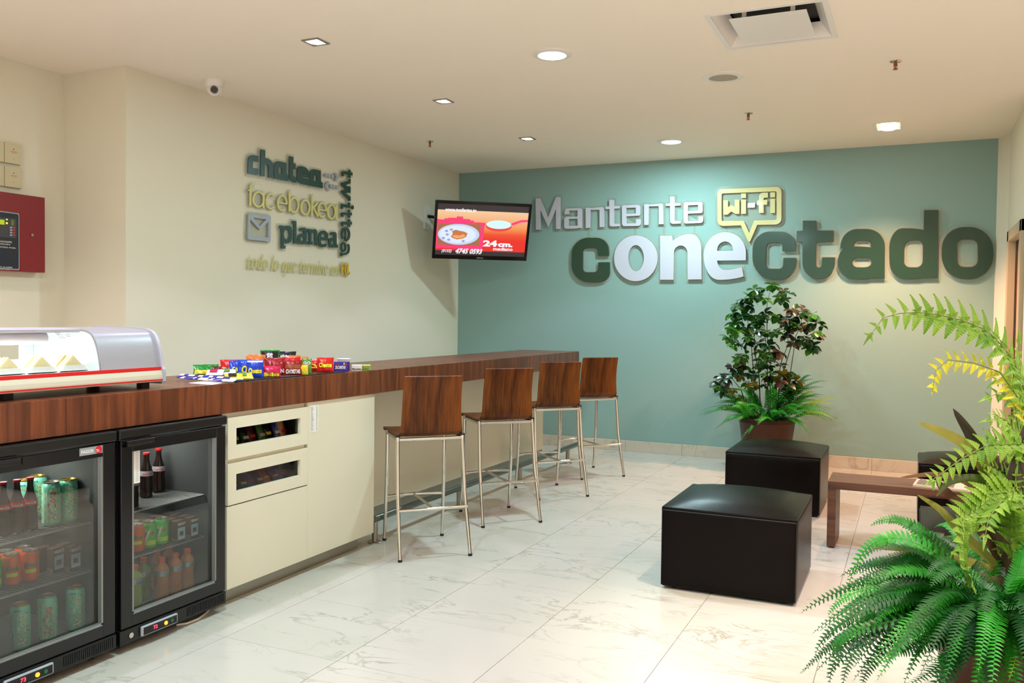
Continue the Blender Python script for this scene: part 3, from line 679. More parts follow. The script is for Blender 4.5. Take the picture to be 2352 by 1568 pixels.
def sellipse(cx, cy, rx, ry, m, k, n=28): spoly([(cx+rx*math.cos(2*PI*i/n), cy+ry*math.sin(2*PI*i/n)) for i in range(n)], m, k)
# picture area: gradient from orange to red as emissive panel
M = bpy.data.materials.new('sc_gradient'); M.use_nodes = True; N = M.node_tree.nodes; L = M.node_tree.links; b = N['Principled BSDF']; b.inputs['Base Color'].default_value = (.01,.01,.01,1)
at = N.new('ShaderNodeAttribute'); at.attribute_name = 'shade'; cr = N.new('ShaderNodeValToRGB'); e = cr.color_ramp.elements
e[0].position = .28; e[0].color = lin((236, 42, 30))+(1,); e[1].position = 1; e[1].color = lin((246, 205, 160))+(1,); x_ = e.new(.62); x_.color = lin((246, 150, 84))+(1,); x_ = e.new(.45); x_.color = lin((240, 80, 40))+(1,)
L.new(at.outputs['Fac'], cr.inputs[0]); L.new(cr.outputs[0], b.inputs['Emission Color']); b.inputs['Emission Strength'].default_value = 1; MATS['sc_gradient'] = M
mb = MB(); mb.add([SP(a, b_, 1) for b_ in (.09, .3, .45, .6, .88) for a in (0, 1)], [(2*i, 2*i+1, 2*i+3, 2*i+2) for i in range(4)])
o = mb.build('screen_picture', 'sc_gradient', scr); o.data.attributes.new('shade', 'FLOAT', 'POINT'); 
for i, v in enumerate((0, 0, .27, .27, .48, .48, .68, .68, 1, 1)): o.data.attributes['shade'].data[i].value = v
for q in ((0, .50, .13, .20), (.48, .52, .13, .655), (0, .015, .20, .70), (.015, .48, .62, .66), (.50, .53, .60, .655), (0, .40, .66, .69), (.08, .36, .69, .715), (.21, .28, .715, .76), (.12, .21, .715, .73)):
    spoly([(q[0], q[2]), (q[1], q[2]), (q[1], q[3]), (q[0], q[3])], 'sc_pink', 2)
spoly([(.015, .20), (.48, .20), (.48, .62), (.015, .62)], 'sc_brown', 3)
sellipse(.245, .41, .228, .205, 'sc_plate', 4); sellipse(.235, .41, .20, .17, 'sc_plate2', 5)
for a, c in ((.11, .47), (.12, .40), (.08, .33), (.14, .30), (.30, .28), (.16, .50)): sellipse(a, c, .018, .022, 'sc_lilac', 6, 10)
spoly([(.16,.36),(.18,.42),(.17,.47),(.21,.50),(.26,.48),(.30,.47),(.34,.44),(.33,.37),(.29,.33),(.23,.31),(.19,.33)], 'sc_food', 7)
spoly([(.17,.37),(.20,.40),(.25,.39),(.30,.42),(.32,.38),(.28,.34),(.22,.33)], 'sc_food2', 8)
sellipse(.68, .60, .145, .105, 'sc_panred', 4); sellipse(.68, .63, .14, .085, 'sc_pan', 5)
spoly([(.81,.62),(.86,.64),(.84,.68),(.80,.64)], 'sc_pink', 5); spoly([(.86,.64),(.92,.69),(.92,.735),(.84,.68)], 'sc_pink', 5); spoly([(.92,.69),(1,.705),(1,.745),(.92,.735)], 'sc_pink', 5)
def stext(s, x, y, w, h, bold=.02, shear=0, k=9, m='sc_white'):
    mb = MB(); o_ = SP(x, y, k); put_text(mb, s, o_, ta, tb, w*SW, h*SH, 0, bold, shear); mb.build('screen_lettering', m, scr)
stext('24', .52, .19, .16, .125, .05); stext('cm.', .69, .19, .165, .075, .05); stext('mediano', .64, .115, .22, .065, .03)
stext('(0155)', .07, .035, .11, .075, .02, .3); stext('4745 0593', .22, .03, .30, .105, .04, .3)
stext('www.tvofertas.tv', .08, .855, .34, .068, .03)
mb = MB(); put_text(mb, 'SAMSUNG', tvp(-.035, -h2+.012, .0045), ta, tb, .07, .012, 0, .02); mb.build('maker_lettering', 'grey_letter', tv, world=True)
# wall arm of the television
mb = MB().box(XL, XL+.02, 8.16, 8.28, 2.36, 2.62).build('wall_plate', 'white_plastic', tv, world=True, bevel=.003)
e1 = tvp(0, 0, -.04)
MB().tube([(XL+.02, 8.22, 2.5), (-4.45, 8.55, 2.46), tuple(tvp(0, 0, -.12)), tuple(tvp(0, 0, -.05))], .018, 10).build('arm', 'tv_black', tv, world=True)
tvbox(-.09, .09, -.1, .1, -.055, -.035).build('mount_plate', 'tv_black', tv, world=True)
# ------------------------------------------------------------------ fire alarm panel and boxes on the recess wall
mat('alarm_red', (128, 18, 26), .4); mat('alarm_navy', (22, 30, 44), .4); em('lcd', (176, 200, 20), 1.0); em('led_orange', (255, 150, 40), 3); em('led_yellow', (200, 255, 90), 2)
mat('beige_box', (205, 196, 160), .6)
t = thing('fire_alarm_panel', 'dark red fire alarm cabinet with a navy control plate', 'alarm panel', (XL2, 3.7, 1.68))
X = XL2+.09
MB().box(XL2, X, 3.4, 4.035, 1.685, 2.19).build('cabinet', 'alarm_red', t, world=True, bevel=.004)
def alp(px, py): w = U(px, py, 0, X+.003); return (w.y, w.z)
a = alp(44, 490); b = alp(43, 620)
vs, fs = outline_mesh([rounded([(3.5, b[1], .01), (a[0], b[1], .01), (a[0], a[1], .01), (3.5, a[1]+.004, .01)])], .003)
MB().add([(X+z, x, y) for x, y, z in vs], fs).build('plate_edge', 'grey_letter', t, world=True)
vs, fs = outline_mesh([rounded([(3.5, b[1]+.006, .01), (a[0]-.005, b[1]+.006, .01), (a[0]-.005, a[1]-.006, .01), (3.5, a[1]-.002, .01)])], .003)
pl = MB().add([(X+.001+z, x, y) for x, y, z in vs], fs).build('control_plate', 'alarm_navy', t, world=True)
def abox(n, px0, px1, py0, py1, m, k=.005):
    p = alp(px0, py1); q = alp(px1, py0); MB().box(X+k-.001, X+k+.001, p[0], q[0], p[1], q[1]).build(n, m, t, world=True)
mat('key_panel', (62, 62, 66), .5)
abox('key_area', -10, 37, 503, 543, 'key_panel', .0055); abox('lcd_display', -10, 9, 505, 514, 'lcd', .007)
for k in range(4): abox('red_key', 29, 33.5, 521+k*5.8, 524+k*5.8, 'red_ink', .007)
for k in range(4): abox('grey_key', 22, 27, 521+k*5.8, 524+k*5.8, 'grey_letter', .007)
for k in range(4): abox('label_strip', 24, 31, 505+k*3.3, 507.4+k*3.3, 'stem_green', .007)
abox('orange_lamp', 12.5, 16.5, 510.5, 514, 'led_orange', .008); abox('green_lamp', 13, 16, 503, 505, 'led_yellow', .008)
mb = MB()
for s, x0, x1, yb_, h in (('ACCOUSTIC', 0, 27, 556, .010), ('ADDRESSABLE', -12, 23, 560, .006), ('FIRE ALARM CONTROL PANEL', -40, 36, 565, .007), ('FIRE-LITE ALARMS', -20, 28, 613, .007), ('BY HONEYWELL', -14, 22, 617.5, .006)):
    p = alp(x0, yb_); q = alp(x1, yb_)
    put_text(mb, s, (X+.0052, p[0], p[1]), (0,1,0), (0,0,1), q[0]-p[0], h*1.1, 0, .01)
mb.build('plate_lettering', 'paper', t, world=True)
p = alp(73.5, 539.5); MB().tube([(X, p[0], p[1]), (X+.008, p[0], p[1])], .009, 16).build('key_lock', 'brushed_steel', t, world=True)
for i, (za, zb_, lb) in enumerate(((2.392, 2.525, 'cream blank wall box, the upper of two over the alarm cabinet'), (2.236, 2.37, 'cream blank wall box just above the red alarm cabinet'))):
    t2 = thing('relay_box', lb, 'wall box', (XL2, 3.7, za))
    MB().box(XL2, XL2+.03, 3.792, 3.915, za, zb_).build('cover', 'beige_box', t2, world=True, bevel=.002)
    MB().box(XL2, XL2+.03, 3.665, 3.788, za, zb_).build('cover', 'beige_box', t2, world=True, bevel=.002)
    mb = MB(); zc = (za+zb_)/2; yc = 3.853
    mb.box(XL2+.03, XL2+.0305, yc-.02, yc+.025, zc+.01, zc+.0125).box(XL2+.03, XL2+.0305, yc-.012, yc+.018, zc+.002, zc+.004); mb.build('red_print', 'red_ink', t2, world=True)
    MB().box(XL2+.03, XL2+.032, yc-.003, yc+.004, zc+.025, zc+.03).box(XL2+.03, XL2+.031, yc-.002, yc+.002, zc-.036, zc-.032).build('indicator', 'ink', t2, world=True)
# ------------------------------------------------------------------ counter
XF = -2.99; ZT = 1.09; ZB = .945; XBK = -3.585; YE = 8.08; YS = 1.0
ct = thing('counter_top', 'long brown wood grain counter top with a thick front edge', 'counter', (XF, YS, 0))
MB().box(XBK, XF, YS, YE, ZB, ZT).build('worktop', 'counter_wood', ct, world=True, bevel=.0015, seg=1)
XP = -3.36
MB().box(XP-.04, XP, 4.52, YE-.02, .10, ZB).build('front_panel', 'cabinet_cream', ct, world=True)
MB().box(XP-.02, XP-.005, 4.52, YE-.02, 0, .10).build('metal_plinth', 'brushed_steel', ct, world=True)
# foot rail
rl = thing('foot_rail', 'steel tube foot rail along the base of the bar', 'foot rail', (-3.03, 4.57, 0))
MB().tube([(-3.04, 4.50, .15), (-3.04, 8.20, .15)], .023, 16).build('rail_tube', 'rail_steel', rl, world=True, smooth=True)
for y in (4.575, 5.69, 6.79, 7.93):
    MB().tube([(-3.04, y, .01), (-3.04, y, .14)], .019, 14).build('rail_post', 'brushed_steel', rl, world=True, smooth=True)
    MB().lathe([(.045, 0), (.045, .006), (.040, .010), (.019, .011)], 24, c=(-3.04, y, 0)).build('floor_flange', 'brushed_steel', rl, world=True, smooth=True)
# cabinet under the counter
cb = thing('drawer_cabinet', 'cream cabinet with two glass fronted snack drawers under the counter', 'cabinet', (-3.2, 3.22, 0))
xf = -3.0
MB().box(XBK, xf-.02, 3.222, 3.24, .085, ZB-.002).box(XBK, xf-.02, 4.482, 4.5, .085, ZB-.002).box(XBK, XBK+.015, 3.24, 4.482, .085, ZB-.002).box(XBK, xf-.02, 3.24, 4.482, .085, .1).box(XBK, xf-.02, 3.24, 3.85, .470, .483).box(XBK, xf-.02, 3.838, 3.852, .1, ZB-.004).build('carcass', 'cabinet_cream', cb, world=True)
MB().box(xf-.018, xf, 3.235, 3.851, .082, .487).build('lower_panel', 'cabinet_cream', cb, world=True, bevel=.001, seg=1)
MB().box(xf-.018, xf, 3.852, 4.502, .082, ZB-.001).build('side_door', 'cabinet_cream', cb, world=True, bevel=.001, seg=1)
MB().box(-3.32, -3.06, 3.23, 4.42, 0, .083).build('metal_plinth', 'brushed_steel', cb, world=True)
MB().box(xf-.045, xf-.0185, 3.24, 3.838, .895, ZB-.002).box(xf-.045, xf-.0185, 3.24, 3.838, .690, .722).build('finger_recess', 'cabinet_cream', cb, world=True)
for (z0, z1, wz0, wz1) in ((.717, .921, .781, .866), (.4935, .696, .555, .640)):
    y0, y1, a, b = 3.238, 3.849, 3.296, 3.786
    mb = MB().box(xf-.018, xf+.002, y0, y1, z0, wz0).box(xf-.018, xf+.002, y0, y1, wz1, z1).box(xf-.018, xf+.002, y0, a, wz0, wz1).box(xf-.018, xf+.002, b, y1, wz0, wz1)
    d = mb.build('drawer_front', 'cabinet_cream', cb, world=True)
    p_ = MB().box(xf-.016, xf-.013, a, b, wz0, wz1).build('window_pane', 'drawer_glass', d); p_.location = -cb.location
    bt = MB().box(-3.5, xf-.03, y0+.01, y1-.01, wz0-.03, wz0-.02).box(-3.5, xf-.03, y0+.006, y0+.012, wz0-.03, wz1).box(-3.5, xf-.03, y1-.016, y1-.01, wz0-.03, wz1).box(-3.5, -3.495, y0+.01, y1-.01, wz0-.03, wz1).build('drawer_tray', 'fridge_inside', cb, world=True)
    for k in (1, 2, 3):
        yy = a+(b-a)*k/4; MB().box(-3.48, xf-.035, yy-.0015, yy+.0015, wz0-.02, wz1-.02).build('clear_divider', 'clear_plastic', cb, world=True)
t = thing('price_list', 'white printed price list taped to the cream cabinet side door', 'notice', (xf+.001, 3.87, .8))
MB().box(xf+.0005, xf+.0012, 3.872, 3.945, .775, .925).build('sheet', 'paper', t, world=True)
mb = MB()
for k in range(20):
    z = .915-k*.0068; mb.box(xf+.0013, xf+.0015, 3.879, 3.879+.012+.012*random.random(), z-.0012, z+.0006).box(xf+.0013, xf+.0015, 3.925, 3.925+.008+.005*random.random(), z-.0012, z+.0006)
mb.build('printed_lines', 'ink', t, world=True)
# ------------------------------------------------------------------ products
def can(name, label, cat, r, h, body, group, bands=(), words=(), m_top='brushed_steel', rz=0):
    t = thing(name, label, cat, (0,0,0), rz, group)
    MB().lathe([(r*.72, 0), (r*.8, .002), (r*.97, h*.05), (r, h*.09), (r, h*.86), (r*.94, h*.92), (r*.82, h*.965)], 22, cap1=False).build('printed_body', body, t, smooth=True)
    MB().lathe([(r*.82, h*.962), (r*.86, h*.985), (r*.84, h), (r*.78, h*.995), (r*.75, h*.975), (r*.2, h*.972)], 22, cap0=False).tube([(r*.05, 0, h*.985), (r*.45, 0, h*.985)], r*.14, 8).build('lid', m_top, t, smooth=True)
    for (z0, z1, a0, a1, m) in bands:
        n = 12; vs = []; fs = []
        for k in range(n+1):
            a = math.radians(a0+(a1-a0)*k/n); vs += [((r+.0005)*math.cos(a), (r+.0005)*math.sin(a), z0*h), ((r+.0005)*math.cos(a), (r+.0005)*math.sin(a), z1*h)]
        fs = [(2*k, 2*k+2, 2*k+3, 2*k+1) for k in range(n)]
        MB().add(vs, fs).build('print_band', m, t)
    for (s, z0, hh, a0, ww, m, vert, bold, shear) in words:
        mb = MB(); R = r+.0011
        def fn(x, y, z, vert=vert, z0=z0, a0=a0, ww=ww, hh=hh):
            if vert: ang = math.radians(a0)+(-y)/R+hh/2/R; zz = z0*h+x
            else: ang = math.radians(a0)+(x-ww/2)/R; zz = z0*h+y
            return (R*math.cos(ang), R*math.sin(ang), zz)
        put_text(mb, s, (0,0,0), (1,0,0), (0,1,0), ww, hh, 0, bold, shear, 1, fn); mb.build('print_lettering', m, t)
    return t
mat('tea_green', (122, 206, 176), .3, .25); mat('cream_print', (228, 222, 170), .35); mat('pink_print', (190, 60, 90), .4); mat('tree_print', (70, 52, 50), .5)
mat('orange_can', (236, 100, 22), .28, .25); mat('lime_can', (70, 190, 60), .28, .25); mat('lemon_print', (200, 226, 60), .35); mat('green_print', (30, 130, 50), .4); mat('red_print', (205, 28, 32), .4)
mat('gold_lid', (190, 165, 90), .3, .9)
def facing(x, y): return math.atan2(-y, -x)   # angle from a spot to the camera
def tea_can(label, kind, group, rz):
    if kind == 0:
        t = can('tea_can', label, 'can', .036, .178, 'tea_green', group, words=(('Ari Zona', .10, .030, 8, .128, 'cream_print', True, .012, 0), ('$9.90', .86, .008, -14, .02, 'ink', False, .02, 0)), m_top='gold_lid', rz=rz)
        mb = MB(); R = .0366
        rnd = random.Random(3)
        a = -.75
        for k in range(12):   # a blossom branch climbing the can
            z = .01+k*.011; a2 = a+rnd.uniform(-.22, .24)
            mb.add([(R*math.cos(a-.035), R*math.sin(a-.035), z), (R*math.cos(a+.035), R*math.sin(a+.035), z), (R*math.cos(a2+.03), R*math.sin(a2+.03), z+.011), (R*math.cos(a2-.03), R*math.sin(a2-.03), z+.011)], [(0,1,2,3)])
            a = a2
        mb.build('branch_print', 'tree_print', t)
        mb = MB()
        for k in range(26):
            a = rnd.uniform(-1.3, .9); z = rnd.uniform(.02, .15); q = [(a+.075*math.cos(i*PI/3), z+.0028*math.sin(i*PI/3)) for i in range(6)]
            mb.add([((R+.0003)*math.cos(u), (R+.0003)*math.sin(u), w) for u, w in q], [tuple(range(6))])
        mb.build('blossom_print', 'pink_print', t)
    else:
        t = can('tea_can', label, 'can', .036, .178, 'tea_green', group, words=(('Ari Zona', .14, .032, 2, .115, 'red_print', True, .012, .2),), rz=rz)
        mb = MB(); R = .0364
        for i in range(14):
            for j in range(9):
                if (i+j) % 2:
                    a0 = 2*PI*i/14; a1 = 2*PI*(i+1)/14; z0 = .014+j*.0155; z1 = z0+.0155
                    mb.add([(R*math.cos(a0), R*math.sin(a0), z0), (R*math.cos(a1), R*math.sin(a1), z0), (R*math.cos(a1), R*math.sin(a1), z1), (R*math.cos(a0), R*math.sin(a0), z1)], [(0,1,2,3)])
        mb.build('check_print', 'cream_print', t)
    return t
def orange_can(label, group, rz): return can('soda_can', label, 'can', .033, .122, 'orange_can', group, words=(('Mirinda', .48, .02, 5, .05, 'green_print', False, .04, .2),), bands=((.30, .42, -30, 40, 'lemon_print'),), rz=rz)
def lime_can(label, group, rz): return can('soda_can', label, 'can', .033, .122, 'lime_can', group, words=(('7', .30, .055, -8, .026, 'paper', False, .05, .1), ('UP', .52, .014, 24, .018, 'red_print', False, .05, 0)), bands=((.15, .32, -60, 60, 'lemon_print'),), rz=rz)
def placed(t, p): t.location = p; return t
SH1, SH2, SH0 = .558, .357, .1165
def on(px, py, z): p = FZ(px, py, z); return V(p.x, p.y, z)
ITEMS = {}
def _last(n):
    ns = [o.name for o in C.objects if o.parent is None and (o.name == n or o.name.startswith(n+'.'))]
    return sorted(ns)[-1]
def keep(t, r, key): ITEMS.setdefault(key, []).append((t, r)); return t
def relax():
    for (y0, y1, _z), its in ITEMS.items():
        for _ in range(60):
            for i in range(len(its)):
                for j in range(i+1, len(its)):
                    (a, ra), (b, rb) = its[i], its[j]
                    if a.name.startswith('milk') and b.name.startswith('milk'): continue
                    d = Vector((b.location.x-a.location.x, b.location.y-a.location.y)); L_ = d.length; need = ra+rb+.0015
                    if L_ < need:
                        if L_ < 1e-5: d = Vector((1, .2)); L_ = d.length
                        d = d/L_*(need-L_)
                        if a.location.x < b.location.x: a.location.x -= d.x; a.location.y -= d.y
                        else: b.location.x += d.x; b.location.y += d.y
            for t, r in its:
                t.location.x = max(min(t.location.x, -3.06-r), -3.525+r); t.location.y = max(min(t.location.y, y1-.033-r), y0+.033+r)
# juice boxes
mat('choc_box', (82, 60, 50), .45); mat('choc_panel', (170, 190, 205), .45); mat('choc_side', (128, 112, 98), .5)
def choc_box(label, group, loc, front=True):
    t = thing('milk_carton', label, 'carton', loc, 0, group)
    w, d, h = .052, .04, .1
    MB().box(-d/2, d/2, -w/2, w/2, 0, h).build('carton', 'choc_box', t, bevel=.0015, seg=1)
    if front:
        MB().box(d/2, d/2+.0004, -w/2+.004, w/2-.004, .012, .068).build('picture_panel', 'choc_panel', t)
        mb = MB(); put_text(mb, "HERSHEY'S", (d/2+.0007, -w/2+.003, .078), (0,1,0), (0,0,1), w-.006, .014, 0, .03); put_text(mb, 'chocolate', (d/2+.0009, -w/2+.008, .016), (0,1,0), (0,0,1), w-.016, .009, 0, .02, .2)
        mb.build('print_lettering', 'paper', t)
        MB().box(d/2+.0005, d/2+.0008, -.012, .010, .03, .05).build('brown_blotch', 'choc_box', t)
        MB().box(-d/2+.002, d/2-.002, -w/2-.0004, -w/2, .0, .018).build('white_strip', 'choc_side', t)
    return t
def bottle(name, label, group, loc, r, h, liquid, capm, lab, words=None, dark=False, rz=0):
    t = thing(name, label, 'bottle', V(loc.x, loc.y, loc.z+.0005), rz, group)
    if dark: prof = [(r*.8, 0), (r, .006), (r, h*.30), (r*.88, h*.38), (r, h*.48), (r*.95, h*.58), (r*.55, h*.74), (r*.42, h*.86), (r*.42, h*.965)]
    else: prof = [(r*.85, 0), (r, .008), (r, h*.2), (r*.9, h*.27), (r, h*.34), (r*.92, h*.5), (r, h*.58), (r, h*.72), (r*.8, h*.8), (r*.48, h*.87), (r*.46, h*.9)]
    MB().lathe(prof, 20).build('bottle_body', liquid, t, smooth=True)
    z0, z1 = (.56, .72) if not dark else (.49, .60)
    rr = r*1.015
    MB().lathe([(rr*(.93 if not dark else 1), h*z0), (rr*(1 if not dark else .98), h*(z0+.02)), (rr*(1 if not dark else .94), h*z1)], 20, cap0=False, cap1=False).build('wrap_label', lab, t, smooth=True)
    MB().lathe([(r*.5, h*.9 if not dark else h*.955), (r*.52, h*.91 if not dark else h*.96), (r*.5, h)], 18).build('cap', capm, t, smooth=True)
    if words:
        mb = MB(); R = rr+.001
        def fn(x, y, z): a = (x-words[1]/2)/R; return (R*math.cos(a), R*math.sin(a), h*(z0+.025)+y)
        put_text(mb, words[0], (0,0,0), (1,0,0), (0,1,0), words[1], words[2], 0, .03, 0, 1, fn); mb.build('print_lettering', words[3], t)
    return t
mat('cola', (28, 14, 10), .15); mat('red_cap', (170, 20, 24), .4); mat('orange_cap', (236, 96, 30), .4); mat('silver_label', (170, 172, 178), .3, .4)
mat('lime_drink', (150, 168, 60), .15); mat('orange_drink', (196, 120, 74), .15); mat('cola_label', (205, 30, 34), .4); mat('green_drink', (96, 122, 50), .15)
# ------------------------------------------------------------------ refrigerators
def fridge(y0, y1, label, disp, logo, gl):
    xb, xd, x0 = -3.56, -2.995, -2.965   # back, front of body, front of door
    t = thing('glass_door_fridge', label, 'fridge', (-3.2, (y0+y1)/2, 0), 0, None)
    w = .028
    mb = MB().box(xb, xd, y0, y0+w, .04, .90).box(xb, xd, y1-w, y1, .04, .90).box(xb, xb+w, y0+w, y1-w, .04, .90).box(xb, xd, y0+w, y1-w, .075, .112)
    mb.build('body', 'black_plastic', t, world=True)
    MB().box(xb, x0+.004, y0, y1, .897, .940).build('top_cover', 'black_plastic', t, world=True, bevel=.006)
    MB().box(xb+w, xb+w+.004, y0+w, y1-w, .112, .895).box(xb+w, xd-.02, y0+w, y0+w+.003, .112, .895).box(xb+w, xd-.02, y1-w-.003, y1-w, .112, .895).box(xb+w, xd-.02, y0+w, y1-w, .112, .115).build('liner', 'fridge_inside', t, world=True)
    MB().box(xb, x0+.002, y0+.004, y1-.004, .038, .098).build('base_grille', 'black_plastic', t, world=True, bevel=.004)
    mb = MB()
    for k in range(24):
        yy = y1-.022-k*.0098; mb.box(x0+.0005, x0+.0045, yy-.0028, yy+.0028, .050, .088)
    mb.build('grille_slat', 'black_frame', t, world=True); C.objects[-1]['kind'] = 'stuff' if False else C.objects[-1].get('kind', '') or 'stuff'
    for yy in (y0+.06, y1-.06):
        MB().lathe([(.02, 0), (.02, .012), (.012, .04)], 14, c=(xd-.06, yy, 0)).build('foot', 'rubber', t, world=True)
    # door
    f = .058; z0, z1 = .103, .892
    a, b = y0+.012, y1-.008
    mb = MB().box(xd, x0, a, a+f, z0, z1).box(xd, x0, b-f, b, z0, z1).box(xd, x0, a+f, b-f, z0, z0+.052).box(xd, x0, a+f, b-f, z1-.05, z1)
    d = mb.build('door', 'black_frame', t, world=True, bevel=.002, seg=1)
    off = -t.location
    def sub(m_, n_, mt_, **k):
        o = m_.build(n_, mt_, d, **k); o.location = off; return o
    sub(MB().box(xd+.004, xd+.007, a+f, b-f, z0+.052, z1-.05), 'glass_pane', 'pane')
    g = .008
    sub(MB().box(xd+.008, x0-.002, a+f, a+f+g, z0+.052, z1-.05).box(xd+.008, x0-.002, b-f-g, b-f, z0+.052, z1-.05).box(xd+.008, x0-.002, a+f, b-f, z0+.052, z0+.060), 'steel_bead', 'wire')
    sub(MB().box(x0-.002, x0+.022, y0+.02, y0+.175, .868, .876).box(x0+.014, x0+.022, y0+.02, y0+.175, .876, .892).box(x0-.002, x0+.022, y0+.02, y0+.026, .868, .892).box(x0-.002, x0+.022, y0+.169, y0+.175, .868, .892), 'handle', 'black_plastic', bevel=.001, seg=1)
    # shelves
    for zs in (SH1-.001, SH2-.001):
        mb = MB(); xa, xe = xb+w+.03, -3.075
        ya, yb_ = y0+w+.004, y1-w-.004
        mb.tube([(xe, ya, zs-.004), (xe, yb_, zs-.004)], .004, 6).tube([(xa, ya, zs-.004), (xa, yb_, zs-.004)], .004, 6).tube([((xa+xe)/2, ya, zs-.006), ((xa+xe)/2, yb_, zs-.006)], .003, 6)
        n = 30
        for k in range(n+1):
            yy = ya+(yb_-ya)*k/n; mb.tube([(xa, yy, zs-.002), (xe, yy, zs-.002)], .0019, 5, caps=False)
        mb.build('wire_shelf', 'wire', t, world=True)
    # control panel
    ya, yb_ = y0+.105, y0+.305
    cp = MB().box(x0+.002, x0+.016, ya, yb_, .046, .090).build('control_panel', 'grey_letter', t, world=True, bevel=.006)
    def cs(m_, n_, mt_): o = m_.build(n_, mt_, cp); o.location = off
    cs(MB().box(x0+.0155, x0+.0175, ya+.008, yb_-.008, .052, .084), 'dark_display', 'tv_black')
    mb = MB(); put_text(mb, disp, (x0+.018, ya+.06, .0615), (0,1,0), (0,0,1), .022, .016, 0, .02); cs(mb, 'red_digits', 'led_red')
    cs(MB().tube([(x0+.016, ya+.128, .068), (x0+.021, ya+.128, .068)], .0085, 14), 'orange_lamp', 'led_amber')
    cs(MB().tube([(x0+.016, ya+.163, .068), (x0+.020, ya+.163, .068)], .0075, 14), 'green_button', 'green_button')
    MB().tube([(x0+.002, y0+.055, .07), (x0+.010, y0+.055, .07)], .0115, 16).build('door_lock', 'chrome', t, world=True, smooth=True)
    if logo:
        bd = sub(MB().box(x0, x0+.002, 2.385, 2.492, .859, .889), 'badge', 'silver_label')
        mb = MB(); put_text(mb, 'FAGOR', (x0+.0025, 2.392, .867), (0,1,0), (0,0,1), .058, .013, 0, .03); sub(mb, 'badge_lettering', 'paper')
        sub(MB().tube([(x0+.002, 2.473, .874), (x0+.0032, 2.473, .874)], .0155, 20), 'badge_disc', 'badge_red')
        sub(MB().box(x0+.0033, x0+.0036, 2.4595, 2.472, .873, .876).box(x0+.0033, x0+.0036, 2.462, 2.476, .867, .8695), 'badge_stripe', 'paper')
    lm = lamp('AREA', 'fridge_lamp', (-3.30, (y0+y1)/2, .88), LP['fridge'], (1, .97, .92), .1, target=(-3.30, (y0+y1)/2, 0), parent=t)
    lm.data.shape = 'RECTANGLE'; lm.data.size = .2; lm.data.size_y = .4
    return t
em('led_red', (255, 40, 70), 5); em('led_amber', (255, 130, 30), 4); mat('green_button', (20, 110, 70), .3); mat('badge_red', (205, 35, 50), .3)
F1 = fridge(1.955, 2.562, 'black glass door fridge on the left with the red badge', '73', True, 0)
F2 = fridge(2.572, 3.195, 'black glass door fridge on the right beside the cream cabinet', '72', False, 0)
t = thing('price_list', 'white price list stuck inside the right fridge door', 'notice', (-2.99, 2.65, .7))
MB().box(-2.9872, -2.9866, 2.643, 2.70, .70, .845).build('sheet', 'paper', t, world=True)
mb = MB()
for k in range(18): mb.box(-2.9865, -2.9862, 2.646, 2.657, .84-k*.0075-.001, .84-k*.0075).box(-2.9865, -2.9862, 2.679, 2.693, .84-k*.0075-.001, .84-k*.0075)
mb.build('printed_lines', 'ink', t, world=True)
G = 'tall green tea cans in the fridges'
def face(p): return math.atan2(-p.y, -p.x)
# left fridge, bottom shelf
for (px, py, k, lb) in ((47, 1489, 0, 'tall green tea can with blossom print, leftmost on the bottom shelf'), (109, 1467, 1, 'tall chequered tea can in the middle of the bottom shelf'), (174, 1444, 0, 'tall green tea can with blossom print, rightmost on the bottom shelf')):
    p = on(px, py, SH0); keep(placed(tea_can(lb, k, G, face(p)), p), .036, (1.955, 2.562, round(p.z, 2)))
for (px, py, k, lb) in ((122, 1204, 1, 'tall chequered tea can on the top shelf of the left fridge'), (176, 1192, 0, 'tall green blossom tea can at the right front of the top shelf')):
    p = on(px, py, SH1); keep(placed(tea_can(lb, k, G, face(p)), p), .036, (1.955, 2.562, round(p.z, 2)))
for (x, y, k, lb) in ((-3.30, 2.40, 0, 'tall tea can standing behind the chequered can on the top shelf'), (-3.34, 2.515-.03, 0, 'tall tea can standing in the back row of the top shelf')):
    keep(placed(tea_can(lb, k, G, facing(x, y)), V(x, y, SH1)), .036, (1.955, 2.562, round(SH1, 2)))
for i, (px, lb) in enumerate(((8, 'cola bottle with red label at the left edge of the top shelf'), (37, 'cola bottle with red label, second from the left on the top shelf'), (68, 'cola bottle with red label next to the chequered can'))):
    p = U(px, 1200, 0, -3.17); bottle('cola_bottle', lb, 'cola bottles in the left fridge', V(p.x, p.y, SH1), .027, .21, 'cola', 'red_cap', 'cola_label', ('Coca-Cola', .045, .012, 'paper'), True, face(p)); keep(C.objects[_last('cola_bottle')], .0275, (1.955, 2.562, round(SH1, 2)))
